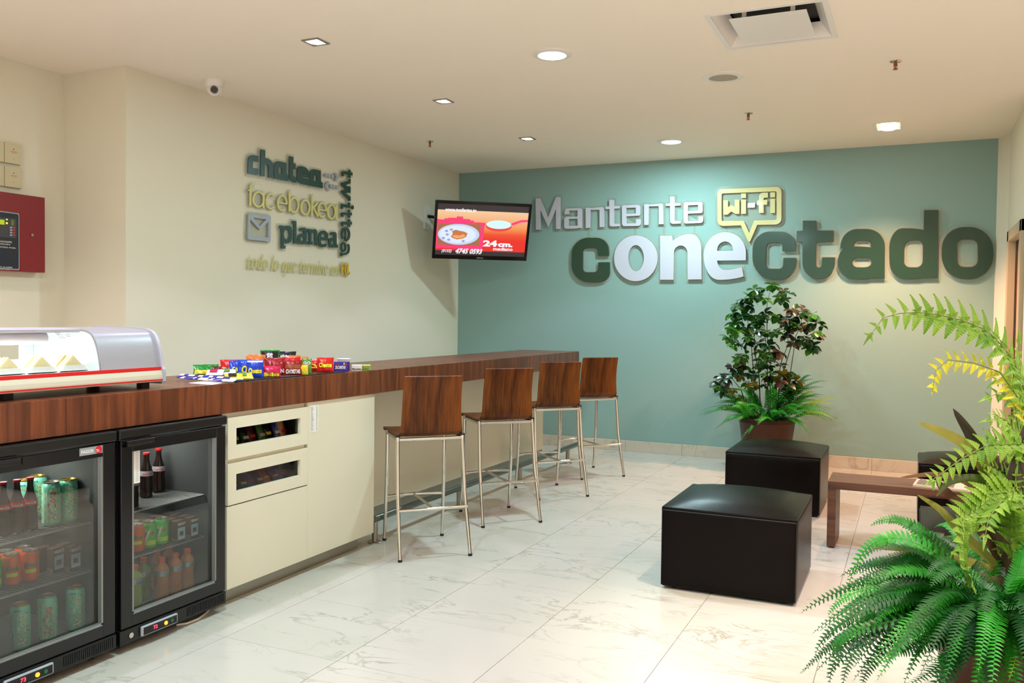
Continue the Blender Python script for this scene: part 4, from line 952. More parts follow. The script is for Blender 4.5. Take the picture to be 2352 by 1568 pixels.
# left fridge, middle shelf
G2 = 'orange soda cans in the left fridge'
for (px, py, lb) in ((69, 1331, 'orange soda can at the front of the left fridge middle shelf'), (14, 1334, 'orange soda can beside the green can at the left edge'),):
    p = on(px, py, SH2); keep(placed(orange_can(lb, G2, face(p)), p), .033, (1.955, 2.562, round(SH2, 2)))
for (x, y, lb) in ((-3.185, 2.255, 'orange soda can second row between two front cans'), (-3.24, 2.345, 'orange soda can at the back beside the milk cartons'), (-3.27, 2.20, 'orange soda can in the back row, farthest left')):
    keep(placed(orange_can(lb, G2, facing(x, y)), V(x, y, SH2)), .033, (1.955, 2.562, round(SH2, 2)))
p = on(-6, 1348, SH2); keep(placed(lime_can('green soda can cut by the left edge of the picture', None, face(p)), p), .033, (1.955, 2.562, round(SH2, 2)))
G3 = 'chocolate milk cartons in the left fridge'
for (px, py, f, lb) in ((128, 1311, True, 'chocolate milk carton at the left front of the left fridge shelf'), (179, 1303, True, 'chocolate milk carton at the right front of the left fridge shelf')):
    p = on(px, py, SH2); keep(choc_box(lb, G3, p, f), .028, (1.955, 2.562, round(SH2, 2)))
    choc_box('brown chocolate milk carton behind the '+('left' if px < 150 else 'right')+' front carton', G3, V(p.x-.055, p.y-.022, SH2), False)
# right fridge
G4 = 'cola bottles in the right fridge'
for (x, y, lb) in ((-3.12, 2.705, 'dark cola bottle behind the price list'), (-3.13, 2.785, 'dark cola bottle next to the price list'), (-3.26, 2.985, 'dark cola bottle with silver label, left of the pair'), (-3.31, 3.105, 'dark cola bottle with silver label, right of the pair')):
    bottle('cola_bottle', lb, G4, V(x, y, SH1), .030, .21, 'cola', 'red_cap', 'silver_label', ('Coca-Cola', .045, .010, 'red_print'), True, facing(x, y)); keep(C.objects[_last('cola_bottle')], .031, (2.572, 3.195, round(SH1, 2)))
G5 = 'orange soda cans in the right fridge'
for (px, py, lb) in ((297, 1270, 'orange soda can against the door edge of the right fridge'), (315, 1265, 'orange soda can left of the green seven cans')):
    p = on(px, py, SH2); keep(placed(orange_can(lb, G5, face(p)), p), .033, (2.572, 3.195, round(SH2, 2)))
keep(placed(orange_can('orange soda can in the second row of the right fridge', G5, facing(-3.2, 2.83)), V(-3.20, 2.74, SH2)), .033, (2.572, 3.195, round(SH2, 2)))
keep(placed(orange_can('orange soda can in the second row behind the green can', G5, facing(-3.2, 2.83)), V(-3.20, 2.86, SH2)), .033, (2.572, 3.195, round(SH2, 2)))
for (px, py, lb) in ((342, 1257, 'green seven soda can next to the orange cans'), (370, 1248, 'green seven soda can next to the milk cartons')):
    p = on(px, py, SH2); keep(placed(lime_can(lb, 'green soda cans in the right fridge', face(p)), p), .033, (2.572, 3.195, round(SH2, 2)))
G6 = 'chocolate milk cartons in the right fridge'
n = 0
names = ['front left', 'front right', 'second row left', 'second row right', 'third row left', 'third row right', 'fourth row left', 'fourth row right']
for r_ in range(4):
    for c_ in range(2):
        choc_box('chocolate milk carton in the right fridge, '+names[n], G6, V(-3.105-r_*.055, 3.03+c_*.082+r_*.005, SH2), r_ == 0); n += 1; keep(C.objects[_last('milk_carton')], .030, (2.572, 3.195, round(SH2, 2)))
for (x, y, lb) in ((-3.20, 2.965, 'chocolate milk carton beside the green can, first'), (-3.255, 2.965, 'chocolate milk carton beside the green can, second')):
    choc_box(lb, G6, V(x, y, SH2), False)
G7 = 'sports drink bottles in the right fridge'
bl = [(-3.10, 2.70, 'lime_drink', 'front left lime'), (-3.115, 2.785, 'lime_drink', 'front second lime'), (-3.17, 2.885, 'green_drink', 'third darker green'), (-3.22, 2.745, 'lime_drink', 'rear left lime'), (-3.235, 2.835, 'lime_drink', 'rear second lime'),
      (-3.10, 2.925, 'orange_drink', 'front orange'), (-3.105, 3.01, 'orange_drink', 'middle orange'), (-3.11, 3.09, 'orange_drink', 'right end orange'), (-3.22, 3.015, 'orange_drink', 'rear left orange'), (-3.24, 3.105, 'orange_drink', 'rear right orange')]
for (x, y, mq, nm) in bl: bottle('sports_bottle', 'sports drink bottle with orange cap, '+nm+' one', G7, V(x, y, SH0), .033, .19, mq, 'orange_cap', 'silver_label', ('G', .014, .02, 'paper'), False, facing(x, y)); keep(C.objects[_last('sports_bottle')], .0335, (2.572, 3.195, round(SH0, 2)))
relax()
# ------------------------------------------------------------------ chilled display case
XC = -3.055; CY0, CY1 = 1.05, 2.895
dc = thing('display_case', 'silver curved glass chilled display case with red stripes', 'display case', (-3.25, CY0, ZT))
mat('case_paint', (158, 155, 162), .35, .15); mat('case_cream', (205, 196, 176), .45); mat('case_red', (205, 24, 24), .4); mat('case_inside', (232, 240, 240), .35); mat('case_trim', (172, 168, 180), .4)
prof = [(-3.060, .080), (-3.068, .100), (-3.080, .156), (-3.095, .203), (-3.115, .236), (-3.141, .253), (-3.192, .262), (-3.30, .266), (-3.49, .266)]
_P = [prof[0]]+prof+[prof[-1]]; _q = []
for i in range(1, len(_P)-2):
    for k in range(4):
        t = k/4; a, b, c, d = [Vector(v) for v in _P[i-1:i+3]]
        _q.append(tuple(.5*((2*b)+(c-a)*t+(2*a-5*b+4*c-d)*t*t+(3*b-a-3*c+d)*t**3)))
prof = [(x, ZT+z) for x, z in _q+[prof[-1]]]
GE = 2.575
def shell(y0, y1, pr, m, name, th=.004, par=dc):
    mb = MB(); n = len(pr)
    inn = []
    for i, p in enumerate(pr):
        a = Vector(pr[max(i-1, 0)]); b = Vector(pr[min(i+1, n-1)]); d = (b-a).normalized(); inn.append((p[0]-d.y*th*1.0, p[1]+d.x*th*-1.0) if False else (p[0]-abs(d.y)*th, p[1]-abs(d.x)*th))
    poly = list(pr)+inn[::-1]
    k = len(poly); vs = [(x, y0, z) for x, z in poly]+[(x, y1, z) for x, z in poly]
    fs = [(i, (i+1) % k, (i+1) % k+k, i+k) for i in range(k)]
    for y in (0, k):
        for i in range(n-1): fs.append((y+i, y+i+1, y+k-2-i, y+k-1-i))
    mb.add(vs, fs); return mb.build(name, m, par, world=True, smooth=True)
body = [(-3.052, ZT+.030), (-3.050, ZT+.045), (-3.051, ZT+.06), (-3.056, ZT+.078), (-3.060, ZT+.080), (-3.49, ZT+.08), (-3.49, ZT+.03)]
MB().prism(body, 1, CY0, CY1-.012).build('lower_body', 'case_cream', dc, world=True)
MB().box(-3.0505, -3.0485, CY0, CY1-.012, ZT+.034, ZT+.040).build('lower_red_stripe', 'case_red', dc, world=True)
MB().box(-3.072, -3.0575, CY0, CY1-.012, ZT+.079, ZT+.094).build('upper_red_stripe', 'case_red', dc, world=True)
shell(GE, CY1-.012, prof, 'case_paint', 'painted_housing', .006)
shell(CY0, GE, prof[4:25], 'clear_glass', 'curved_glass', .003)
shell(CY0, GE, prof[24:], 'case_trim', 'top_rail', .012)
# rounded end cap
ep = [(-3.050, ZT+.018), (-3.046, ZT+.03), (-3.046, ZT+.07)]+[(x+.012, z+.004) for x, z in prof]+[(-3.50, ZT+.268), (-3.50, ZT+.02)]
MB().prism(ep, 1, CY1-.012, CY1+.004).build('end_cap', 'case_trim', dc, world=True)
# glass end wall of the housing (quarter rounded inner panel) and inside
ip = [(-3.075, ZT+.085)]+[(x-.008, z-.006) for x, z in prof[1:]]+[(-3.49, ZT+.085)]
MB().prism(ip, 1, GE-.004, GE).build('inner_end_wall', 'case_inside', dc, world=True)
MB().box(-3.47, -3.075, CY0, GE-.005, ZT+.081, ZT+.092).build('display_floor', 'case_inside', dc, world=True)
MB().box(-3.485, -3.475, CY0, GE-.005, ZT+.081, ZT+.13).box(-3.485, -3.475, CY0, GE-.005, ZT+.225, ZT+.262).build('back_frame', 'case_inside', dc, world=True)
MB().box(-3.485, -3.478, GE-.07, GE-.005, ZT+.13, ZT+.225).box(-3.485, -3.478, CY0, CY0+.9, ZT+.13, ZT+.225).build('sliding_back_door', 'case_inside', dc, world=True)
MB().tube([(-3.24, CY0, ZT+.228), (-3.24, GE-.13, ZT+.228)], .022, 14).build('light_housing', 'case_trim', dc, world=True, smooth=True)
em('case_tube', (245, 252, 255), 8)
MB().box(-3.256, -3.224, CY0, GE-.14, ZT+.203, ZT+.2065).build('light_tube', 'case_tube', dc, world=True)
lm = lamp('AREA', 'case_lamp', (-3.24, (CY0+GE-.14)/2, ZT+.2), LP['case'], (.92, .98, 1), .1, target=(-3.24, (CY0+GE-.14)/2, 0), parent=dc); lm.data.shape = 'RECTANGLE'; lm.data.size = .03; lm.data.size_y = 1.25
lm.rotation_euler = (0, 0, 0)
for y in (1.4, 2.32-.13, 2.84):
    MB().box(-3.14, -3.105, y-.02, y+.02, ZT, ZT+.031).build('foot', 'rubber', dc, world=True)
    MB().box(-3.46, -3.42, y-.02, y+.02, ZT, ZT+.031).build('foot', 'rubber', dc, world=True)
t = thing('spec_sheet', 'white printed leaflet hanging inside the display case glass', 'notice', (-3.1, 2.4, ZT+.2))
# the leaflet follows the inside of the curved glass
pp = [(x-.017, z-.009) for x, z in prof[12:23]]
a_, b_ = U(149, 765, 0, -3.09).y, U(187, 765, 0, -3.09).y
vs = [(x, a_, z) for x, z in pp]+[(x, b_, z) for x, z in pp]; k = len(pp)
MB().add(vs, [(i, i+1, i+1+k, i+k) for i in range(k-1)]).build('sheet', 'paper', t, world=True)
def on_sheet(fr, y):   # point at fraction fr of the sheet from bottom
    i = min(int(fr*(k-1)), k-2); f = fr*(k-1)-i; return V(pp[i][0]+(pp[i+1][0]-pp[i][0])*f+.0008, y, pp[i][1]+(pp[i+1][1]-pp[i][1])*f)
mb = MB()
for (fa, ya_, wd, hh, s_) in ((.80, .02, .05, .008, 'FAGOR'), (.66, .02, .06, .006, 'SERVICIO'), (.68, .1, .05, .007, 'DANGER'), (.52, .02, .05, .004, 'PRECAUCION'), (.54, .1, .05, .004, 'ATENCION'), (.42, .02, .06, .004, 'NO OBSTRUIR')):
    q = on_sheet(fa, a_+ya_*(b_-a_)/.17); put_text(mb, s_, q, (0,1,0), (-.25,0,1), wd*(b_-a_)/.17, hh, 0, .02)
mb.build('printed_lines', 'ink', t, world=True)
# sandwiches in clear wedges
mat('bread', (236, 214, 160), .7, bump=.3, bscale=200); mat('ham', (232, 150, 140), .6); mat('carton_white', (240, 236, 230), .5); mat('lettuce', (120, 160, 60), .6)
def sandwich(px, label, group):
    p = U(px, 838, 0, -3.14)
    t = thing('sandwich', label, 'sandwich', (-3.14, p.y, ZT+.0935), 0, group)
    w = .058
    def wedge(x0, x1, s): return MB().prism([(-w*s, .012), (w*s, .012), (0, .012+w*.98*s)], 0, x0, x1)
    for k in range(2):
        b0 = .028-k*.045
        wedge(b0-.012, b0, 1).build('bread_slice', 'bread', t, bevel=.003); wedge(b0-.018, b0-.012, .93).build('ham_slice', 'ham', t); wedge(b0-.030, b0-.018, 1).build('bread_slice', 'bread', t, bevel=.003)
    MB().prism([(-w*1.12, 0), (w*1.12, 0), (w*1.05, .026), (-w*1.05, .026)], 0, .031, .034).box(-.055, .034, -w*1.1, w*1.1, 0, .003).build('carton_tray', 'carton_white', t)
    MB().add([(.037, -w*1.05, .004), (.037, w*1.05, .004), (.037, 0, w*1.15)], [(0, 1, 2)]).build('clear_wrap', 'clear_plastic', t)
sandwich(157, 'triangular sandwich pack at the right end of the display case', 'sandwiches in the display case')
sandwich(85, 'triangular sandwich pack in the middle of the display case', 'sandwiches in the display case')
sandwich(8, 'triangular sandwich pack at the left end of the display case', 'sandwiches in the display case')
# ------------------------------------------------------------------ snacks on the counter
def snack_bag(label, cat, xl, xr, yt, X, m, word=None, wm='yellow_letter', lean=14, yaw=0, group='snack bags piled on the counter', z0=ZT+.004, wz=.35, wh=.3, wshear=0, stripe=None, hmax=.3, rollz=0, yb=None, ww=.8):
    xc = (xl+xr)/2
    tp = U(xc, yt, 0, X)
    if yb is not None: tp = U(xc, yt, 0, X)
    w = (xr-xl)*depth(tp)/FL; h = min(tp.z-z0, hmax)
    ang = math.atan2(-tp.y, -tp.x)+yaw   # faces the camera
    h = max(h/math.cos(math.radians(lean)), .03)
    base = V(tp.x, tp.y, z0)
    t = thing('snack_bag', label, cat, base, ang-PI/2+PI, group)
    # local: x = width, -y = front, z up ; the local -y axis points at the camera
    nx, nz = 10, 12; th = min(.05, w*.28)
    def surf(a, b, side):
        e = max(0, math.sin(PI*a))**.6*max(0, math.sin(PI*b))**.45
        wr = .0035*math.sin(a*17+b*9+w*300)*e
        x = (a-.5)*w*(1-.09*math.sin(PI*b)); y = side*(th*.5*e+wr*(1 if side < 0 else .4)); z = b*h
        l = math.radians(lean); zz = z*math.cos(l)+y*math.sin(l)*-1 if False else z*math.cos(l); yy = y+z*math.sin(l)
        return (x, yy, zz)
    vs = []; fs = []
    for side in (-1, 1):
        o0 = len(vs)
        for j in range(nz+1):
            for i in range(nx+1): vs.append(surf(i/nx, j/nz, side))
        for j in range(nz):
            for i in range(nx):
                q = (o0+j*(nx+1)+i, o0+j*(nx+1)+i+1, o0+(j+1)*(nx+1)+i+1, o0+(j+1)*(nx+1)+i); fs.append(q if side < 0 else q[::-1])
    MB().add(vs, fs).build('bag', m, t, smooth=True)
    if stripe:
        sm, s0, s1 = stripe; vv = []; ff = []
        for j in range(7):
            for i in range(11): q = surf(.06+.88*i/10, s0+(s1-s0)*j/6, -1); vv.append((q[0], q[1]-.0012, q[2]))
        for j in range(6):
            for i in range(10): ff.append((j*11+i, j*11+i+1, (j+1)*11+i+1, (j+1)*11+i))
        MB().add(vv, ff).build('printed_panel', sm, t, smooth=True)
    if word:
        mb = MB(); W_ = ww
        def fn(x, y, z): q = surf((1-W_)/2+x, wz+y, -1); return (q[0], q[1]-.0025, q[2])
        put_text(mb, word, (0,0,0), (1,0,0), (0,1,0), W_, wh, 0, .05, wshear, 1, fn); mb.build('print_lettering', wm, t)
    return t
mat('foil_blue', (28, 62, 190), .28, .2); mat('foil_red', (206, 26, 22), .28, .2); mat('foil_darkred', (150, 18, 26), .28, .2); mat('foil_green', (20, 130, 44), .28, .2); mat('foil_black', (16, 16, 18), .28, .2)
mat('foil_magenta', (206, 22, 80), .28, .2); mat('foil_orange', (222, 110, 40), .3, .15, var=.5, vscale=40); mat('foil_yellow', (230, 200, 50), .3, .15); mat('foil_white', (226, 222, 226), .35, .1); mat('foil_purple', (50, 40, 150), .3, .1); mat('print_yellow', (245, 225, 50), .4); mat('print_white', (240, 240, 240), .4); mat('foil_maroon', (92, 20, 18), .3, .2); mat('foil_leaf', (90, 140, 60), .3, .1, var=.5, vscale=60)
mat('print_black', (20, 18, 20), .4); mat('print_brown', (150, 80, 40), .4)
# trays
t = MB().box(-3.14, -2.998, 3.52, 3.80, ZT, ZT+.006).build('serving_tray', 'black_plastic', bevel=.002); tag(t, 'black tray under the blue and magenta snack bags', 'tray')
t = MB().box(-3.14, -2.998, 3.81, 4.19, ZT, ZT+.006).build('serving_tray', 'black_plastic', bevel=.002); tag(t, 'black tray under the red snack bags', 'tray')
t = MB().box(-3.16, -3.0, 3.30, 3.50, ZT, ZT+.005).build('serving_tray', 'black_plastic', bevel=.002); tag(t, 'black tray under the yellow candy packets', 'tray')
SB = snack_bag
SB('green snack bag of corn chips lying at the left of the pile', 'snack bag', 444, 490, 838, -3.46, 'foil_green', None, lean=30, stripe=('foil_yellow', .1, .5))
SB('green and yellow snack bag second from the left, at the back', 'snack bag', 466, 502, 837, -3.49, 'foil_green', None, lean=25, stripe=('foil_yellow', .1, .75))
SB('maroon pouch between the green bags and the yellow packets', 'snack bag', 488, 512, 842, -3.40, 'foil_maroon', None, lean=35)
SB('pale green snack packet behind the candy packets', 'snack bag', 500, 532, 842, -3.47, 'foil_leaf', None, lean=30, stripe=('foil_yellow', .3, .6))
SB('red chip bag standing behind the leftmost blue bag', 'snack bag', 506, 545, 826, -3.36, 'foil_red', 'Takis', 'print_white', lean=12, wz=.25, wh=.25)
SB('blue cheese puff bag leaning left, first of three blue bags', 'snack bag', 526, 553, 828, -3.28, 'foil_blue', 'O', 'print_yellow', wz=.18, wh=.45, ww=.5, lean=16)
SB('blue cheese puff bag in the middle of three blue bags', 'snack bag', 546, 577, 826, -3.20, 'foil_blue', 'O', 'print_yellow', wz=.2, wh=.45, ww=.45, lean=12)
SB('blue cheese puff bag with a white top edge, nearest of three blue bags', 'snack bag', 566, 606, 827, -3.10, 'foil_blue', 'Cheetos', 'print_yellow', wz=.25, wh=.3, lean=10, stripe=('foil_white', .88, .97))
SB('orange snack bag lying on top behind the blue bags', 'snack bag', 565, 610, 815, -3.42, 'foil_orange', None, lean=20)
SB('green chip bag at the top of the pile', 'snack bag', 598, 642, 804, -3.44, 'foil_green', 'ES', 'print_white', lean=10, wz=.55, wh=.3, ww=.3, stripe=('foil_black', .45, .95))
SB('black chip bag at the top of the pile', 'snack bag', 634, 680, 807, -3.44, 'foil_black', 'chips', 'print_white', lean=10, wz=.6, wh=.22, ww=.6)
SB('red snack bag behind the magenta bags', 'snack bag', 606, 655, 822, -3.28, 'foil_darkred', None, lean=10)
SB('second red snack bag in the middle of the pile', 'snack bag', 640, 690, 820, -3.26, 'foil_red', None, lean=8)
SB('magenta gummy bag, left one of the pair', 'snack bag', 588, 622, 840, -3.125, 'foil_magenta', None, lean=8, stripe=('print_brown', .08, .4))
SB('magenta gummy bag with yellow rimmed print, right one of the pair', 'snack bag', 602, 645, 841, -3.05, 'foil_magenta', 'Bubu', 'print_yellow', lean=6, wz=.1, wh=.35, stripe=('print_brown', .08, .45))
SB('red cookie bag with half hidden white lettering', 'snack bag', 622, 656, 829, -3.14, 'foil_darkred', 'BLAN', 'print_white', wz=.15, wh=.3, lean=8)
SB('red cookie bag with white lettering on a brown base', 'snack bag', 652, 694, 827, -3.07, 'foil_darkred', 'CHOKITAS', 'print_white', wz=.1, wh=.3, lean=8, stripe=('print_brown', .45, .7))
SB('small orange packet peeking out behind the cookie bags', 'snack bag', 664, 690, 816, -3.33, 'foil_orange', None, lean=8)
SB('small orange packet peeking out beside the green striped bag', 'snack bag', 686, 708, 819, -3.32, 'foil_orange', None, lean=8)
SB('green and white striped packet leaning on the red bags', 'snack bag', 694, 716, 823, -3.07, 'foil_leaf', 'GO', 'print_white', lean=8, wz=.6, wh=.2)
SB('yellow banana snack packet at the front of the pile', 'snack bag', 686, 708, 838, -3.03, 'foil_yellow', None, lean=6)
SB('red cheese puff bag half covered by its neighbour', 'snack bag', 703, 737, 827, -3.16, 'foil_red', 'Ch', 'print_yellow', wz=.3, wh=.4, ww=.5, lean=8)
SB('red cheese puff bag at the right end of the pile', 'snack bag', 728, 767, 821, -3.06, 'foil_red', 'Cheetos', 'print_yellow', wz=.35, wh=.32, lean=8)
# cereal box and soup cups
def carton(label, name, xl, xr, yt, X, dpt, m, word, wm, cat, yaw=0, extra=None):
    xc = (xl+xr)/2; tp = U(xc, yt, 0, X); w = (xr-xl)*depth(tp)/FL; h = tp.z-ZT
    ang = math.atan2(-tp.y, -tp.x)+yaw
    t = thing(name, label, cat, V(tp.x, tp.y, ZT), ang-PI/2+PI)
    MB().box(-w/2, w/2, 0, dpt, 0, h).build('carton', m, t, bevel=.001, seg=1)
    for (s, x0, z0, ww, hh, mm, sh) in word:
        mb = MB(); put_text(mb, s, (-w/2+x0*w, -.0008, z0*h), (1,0,0), (0,0,1), ww*w, hh*h, 0, .04, sh); mb.build('print_lettering', mm, t)
    for (x0, x1, z0, z1, mm) in (extra or []): MB().box(-w/2+x0*w, -w/2+x1*w, -.0005, 0, z0*h, z1*h).build('printed_panel', mm, t)
carton('blue cereal box standing beside the red snack bags', 'cereal_box', 767, 798, 831, -3.05, .045, 'foil_purple', [('ZUCARITAS', .1, .3, .75, .32, 'print_white', 0), ("Kellogg's", .08, .72, .35, .16, 'red_print', .2)], None, 'cereal box', extra=[(.7, .8, .72, .92, 'foil_yellow'), (.86, .95, .72, .92, 'foil_red')])
carton('second blue cereal box directly behind the front one', 'cereal_box', 778, 803, 830.5, -3.11, .03, 'foil_purple', [], None, 'cereal box')
mat('soup_white', (225, 222, 216), .5); mat('soup_green', (130, 190, 60), .5)
carton('white instant soup pack at the right end of the snacks', 'soup_pack', 808, 831, 838, -3.04, .06, 'soup_white', [('Maruchan', .05, .15, .9, .3, 'print_black', 0)], None, 'soup pack')
carton('green labelled instant soup pack, last on the counter', 'soup_pack', 832, 851, 837.5, -3.02, .06, 'soup_green', [('Maruchan', .1, .5, .8, .22, 'red_print', 0), ('Instant', .1, .15, .7, .2, 'print_black', .2)], None, 'soup pack', extra=[(0, 1, .85, 1, 'soup_white')])
t = thing('soup_cup', 'round white soup cup behind the instant soup pack', 'soup cup', (-3.15, 4.39, ZT))
MB().lathe([(.028, 0), (.038, .06), (.041, .066)], 24).build('cup', 'soup_white', t, smooth=True); MB().lathe([(.042, .066), (.042, .069)], 24).build('lid', 'paper', t)
# flat wafer packets in a fan
pr_ = None
pos = [(-3.12-.012*k, 3.10+.052*k) for k in range(8)]
def flat_packet(label, x, y, rz, w, l, m, m2, z, tilt=.22, group='flat wafer packets fanned on the counter'):
    t = thing('wafer_packet', label, 'snack packet', (x, y, z), rz, group); vs = []; fs = []
    nx, ny = 6, 8
    for s in (-1, 1):
        o0 = len(vs)
        for j in range(ny+1):
            for i in range(nx+1):
                e = (math.sin(PI*i/nx)**.6)*(math.sin(PI*j/ny)**.4) if 0 < i < nx and 0 < j < ny else 0
                yy = (j/ny-.5)*l; vs.append(((i/nx-.5)*w, yy, .009+s*.008*e+(yy+l/2)*tilt))
        for j in range(ny):
            for i in range(nx): q = (o0+j*(nx+1)+i, o0+j*(nx+1)+i+1, o0+(j+1)*(nx+1)+i+1, o0+(j+1)*(nx+1)+i); fs.append(q if s > 0 else q[::-1])
    MB().add(vs, fs).build('wrapper', m, t, smooth=True)
    MB().add([(-w*.30, -l*.30, .0195+l*.20*tilt), (w*.15, -l*.30, .0195+l*.20*tilt), (w*.15, l*.2, .0205+l*.70*tilt), (-w*.30, l*.2, .0205+l*.70*tilt)], [(0,1,2,3)]).build('printed_panel', m2, t)
ordn = ['first', 'second', 'third', 'fourth', 'fifth', 'sixth', 'seventh', 'eighth', 'ninth', 'tenth']
for k in range(10):
    p = FZ(424+k*11.0, 868+k*.75, ZT+.01)
    flat_packet('purple and white wafer packet, '+ordn[k]+' of the fan from the left', p.x, p.y, .12*((k*7) % 3-1), .11, .026, 'foil_white' if k % 2 else 'foil_purple', 'foil_purple' if k % 2 else 'foil_white', ZT+.0006, .5)
for k, (px, py, m, m2, lb) in enumerate(((494, 858, 'foil_white', 'foil_magenta', 'white candy packet with pink print left of the clear packet'), (522, 857, 'foil_white', 'foil_leaf', 'white candy packet with green print below the blue bag'), (537, 868, 'foil_yellow', 'foil_black', 'yellow candy packet with black print at the counter edge'), (560, 866, 'foil_yellow', 'foil_leaf', 'yellow and green candy packet in front of the blue bags'))):
    p = FZ(px, py, ZT+.02); flat_packet(lb, p.x, p.y, .6+.1*k, .085, .06, m, m2, ZT+.006, .4, 'candy packets in front of the pile')
t = MB().add([(*FZ(433, 880, ZT)[:2], ZT+.0006), (*FZ(470, 875, ZT)[:2], ZT+.0006), (*FZ(520, 878, ZT)[:2], ZT+.0006), (*FZ(487, 884, ZT)[:2], ZT+.0006)], [(0,1,2,3)])
v = t.v; t.add([(a, b, c+.0008) for a, b, c in v], [(3,2,1,0)]); t.f += [(0,4,5,1), (1,5,6,2), (2,6,7,3), (3,7,4,0)]
tag(t.build('paper_sheet', 'paper'), 'white paper sheet lying on the counter in front of the packets', 'paper')
# products in the drawers
rd = random.Random(5)
cols = ['foil_red', 'foil_green', 'foil_black', 'foil_maroon', 'foil_leaf', 'foil_black', 'foil_blue', 'foil_orange', 'foil_black', 'foil_yellow']
words_ = ['red', 'green', 'black', 'maroon', 'pale green', 'black and grey', 'blue', 'orange', 'dark', 'yellow']
for r_, (zb, zn) in enumerate(((.761, 'upper'), (.535, 'lower'))):
    for k in range(8):
        y = 3.296+.1225*(k//2)+(.031, .0915)[k % 2]
        ci = k if r_ == 0 else [0, 6, 2, 6, 3, 0, 6, 6][k]
        t = thing('candy_bag', '%s wrapped sweet packet, %s from the left in the %s drawer' % (words_[ci], ordn[k], zn), 'snack packet', (xf-.105-.01*(k % 2), y, zb+.004), 0, 'sweet packets in the '+zn+' drawer')
        vs = []; fs = []; w, h, th = .048, .085, .022; ln = .35 if r_ == 0 else .8
        for s in (-1, 1):
            o0 = len(vs)
            for j in range(7):
                for i in range(6):
                    e = (math.sin(PI*i/5)**.6)*(math.sin(PI*j/6)**.4) if 0 < i < 5 and 0 < j < 6 else 0
                    zz = j/6*h; vs.append((s*th*.5*e-zz*math.sin(ln)+.03, (i/5-.5)*w, zz*math.cos(ln)))
            for j in range(6):
                for i in range(5): q = (o0+j*6+i, o0+j*6+i+1, o0+(j+1)*6+i+1, o0+(j+1)*6+i); fs.append(q if s > 0 else q[::-1])
        MB().add(vs, fs).build('wrapper', cols[ci], t, smooth=True)
        mb = MB(); q0 = .35*h
        mb.add([(th*.5+.001-(.3*h)*math.sin(ln)+.03, -w*.4, .3*h*math.cos(ln)), (th*.5+.001-(.3*h)*math.sin(ln)+.03, w*.4, .3*h*math.cos(ln)), (th*.5+.001-(.48*h)*math.sin(ln)+.03, w*.4, .48*h*math.cos(ln)), (th*.5+.001-(.48*h)*math.sin(ln)+.03, -w*.4, .48*h*math.cos(ln))], [(0,1,2,3)])
        mb.build('printed_panel', ['foil_white', 'foil_yellow', 'foil_white', 'foil_red'][k % 4], t)
# power cord
pc = [FZ(405, 1438), FZ(430, 1434), FZ(455, 1424), FZ(476, 1408), FZ(483, 1396), V(-3.12, 3.13, 0)]
tag(MB().tube([(p.x, p.y, .006) for p in pc], .005, 8).build('power_cord', 'white_plastic', smooth=True), 'white power cord looping on the floor under the right fridge', 'cable')
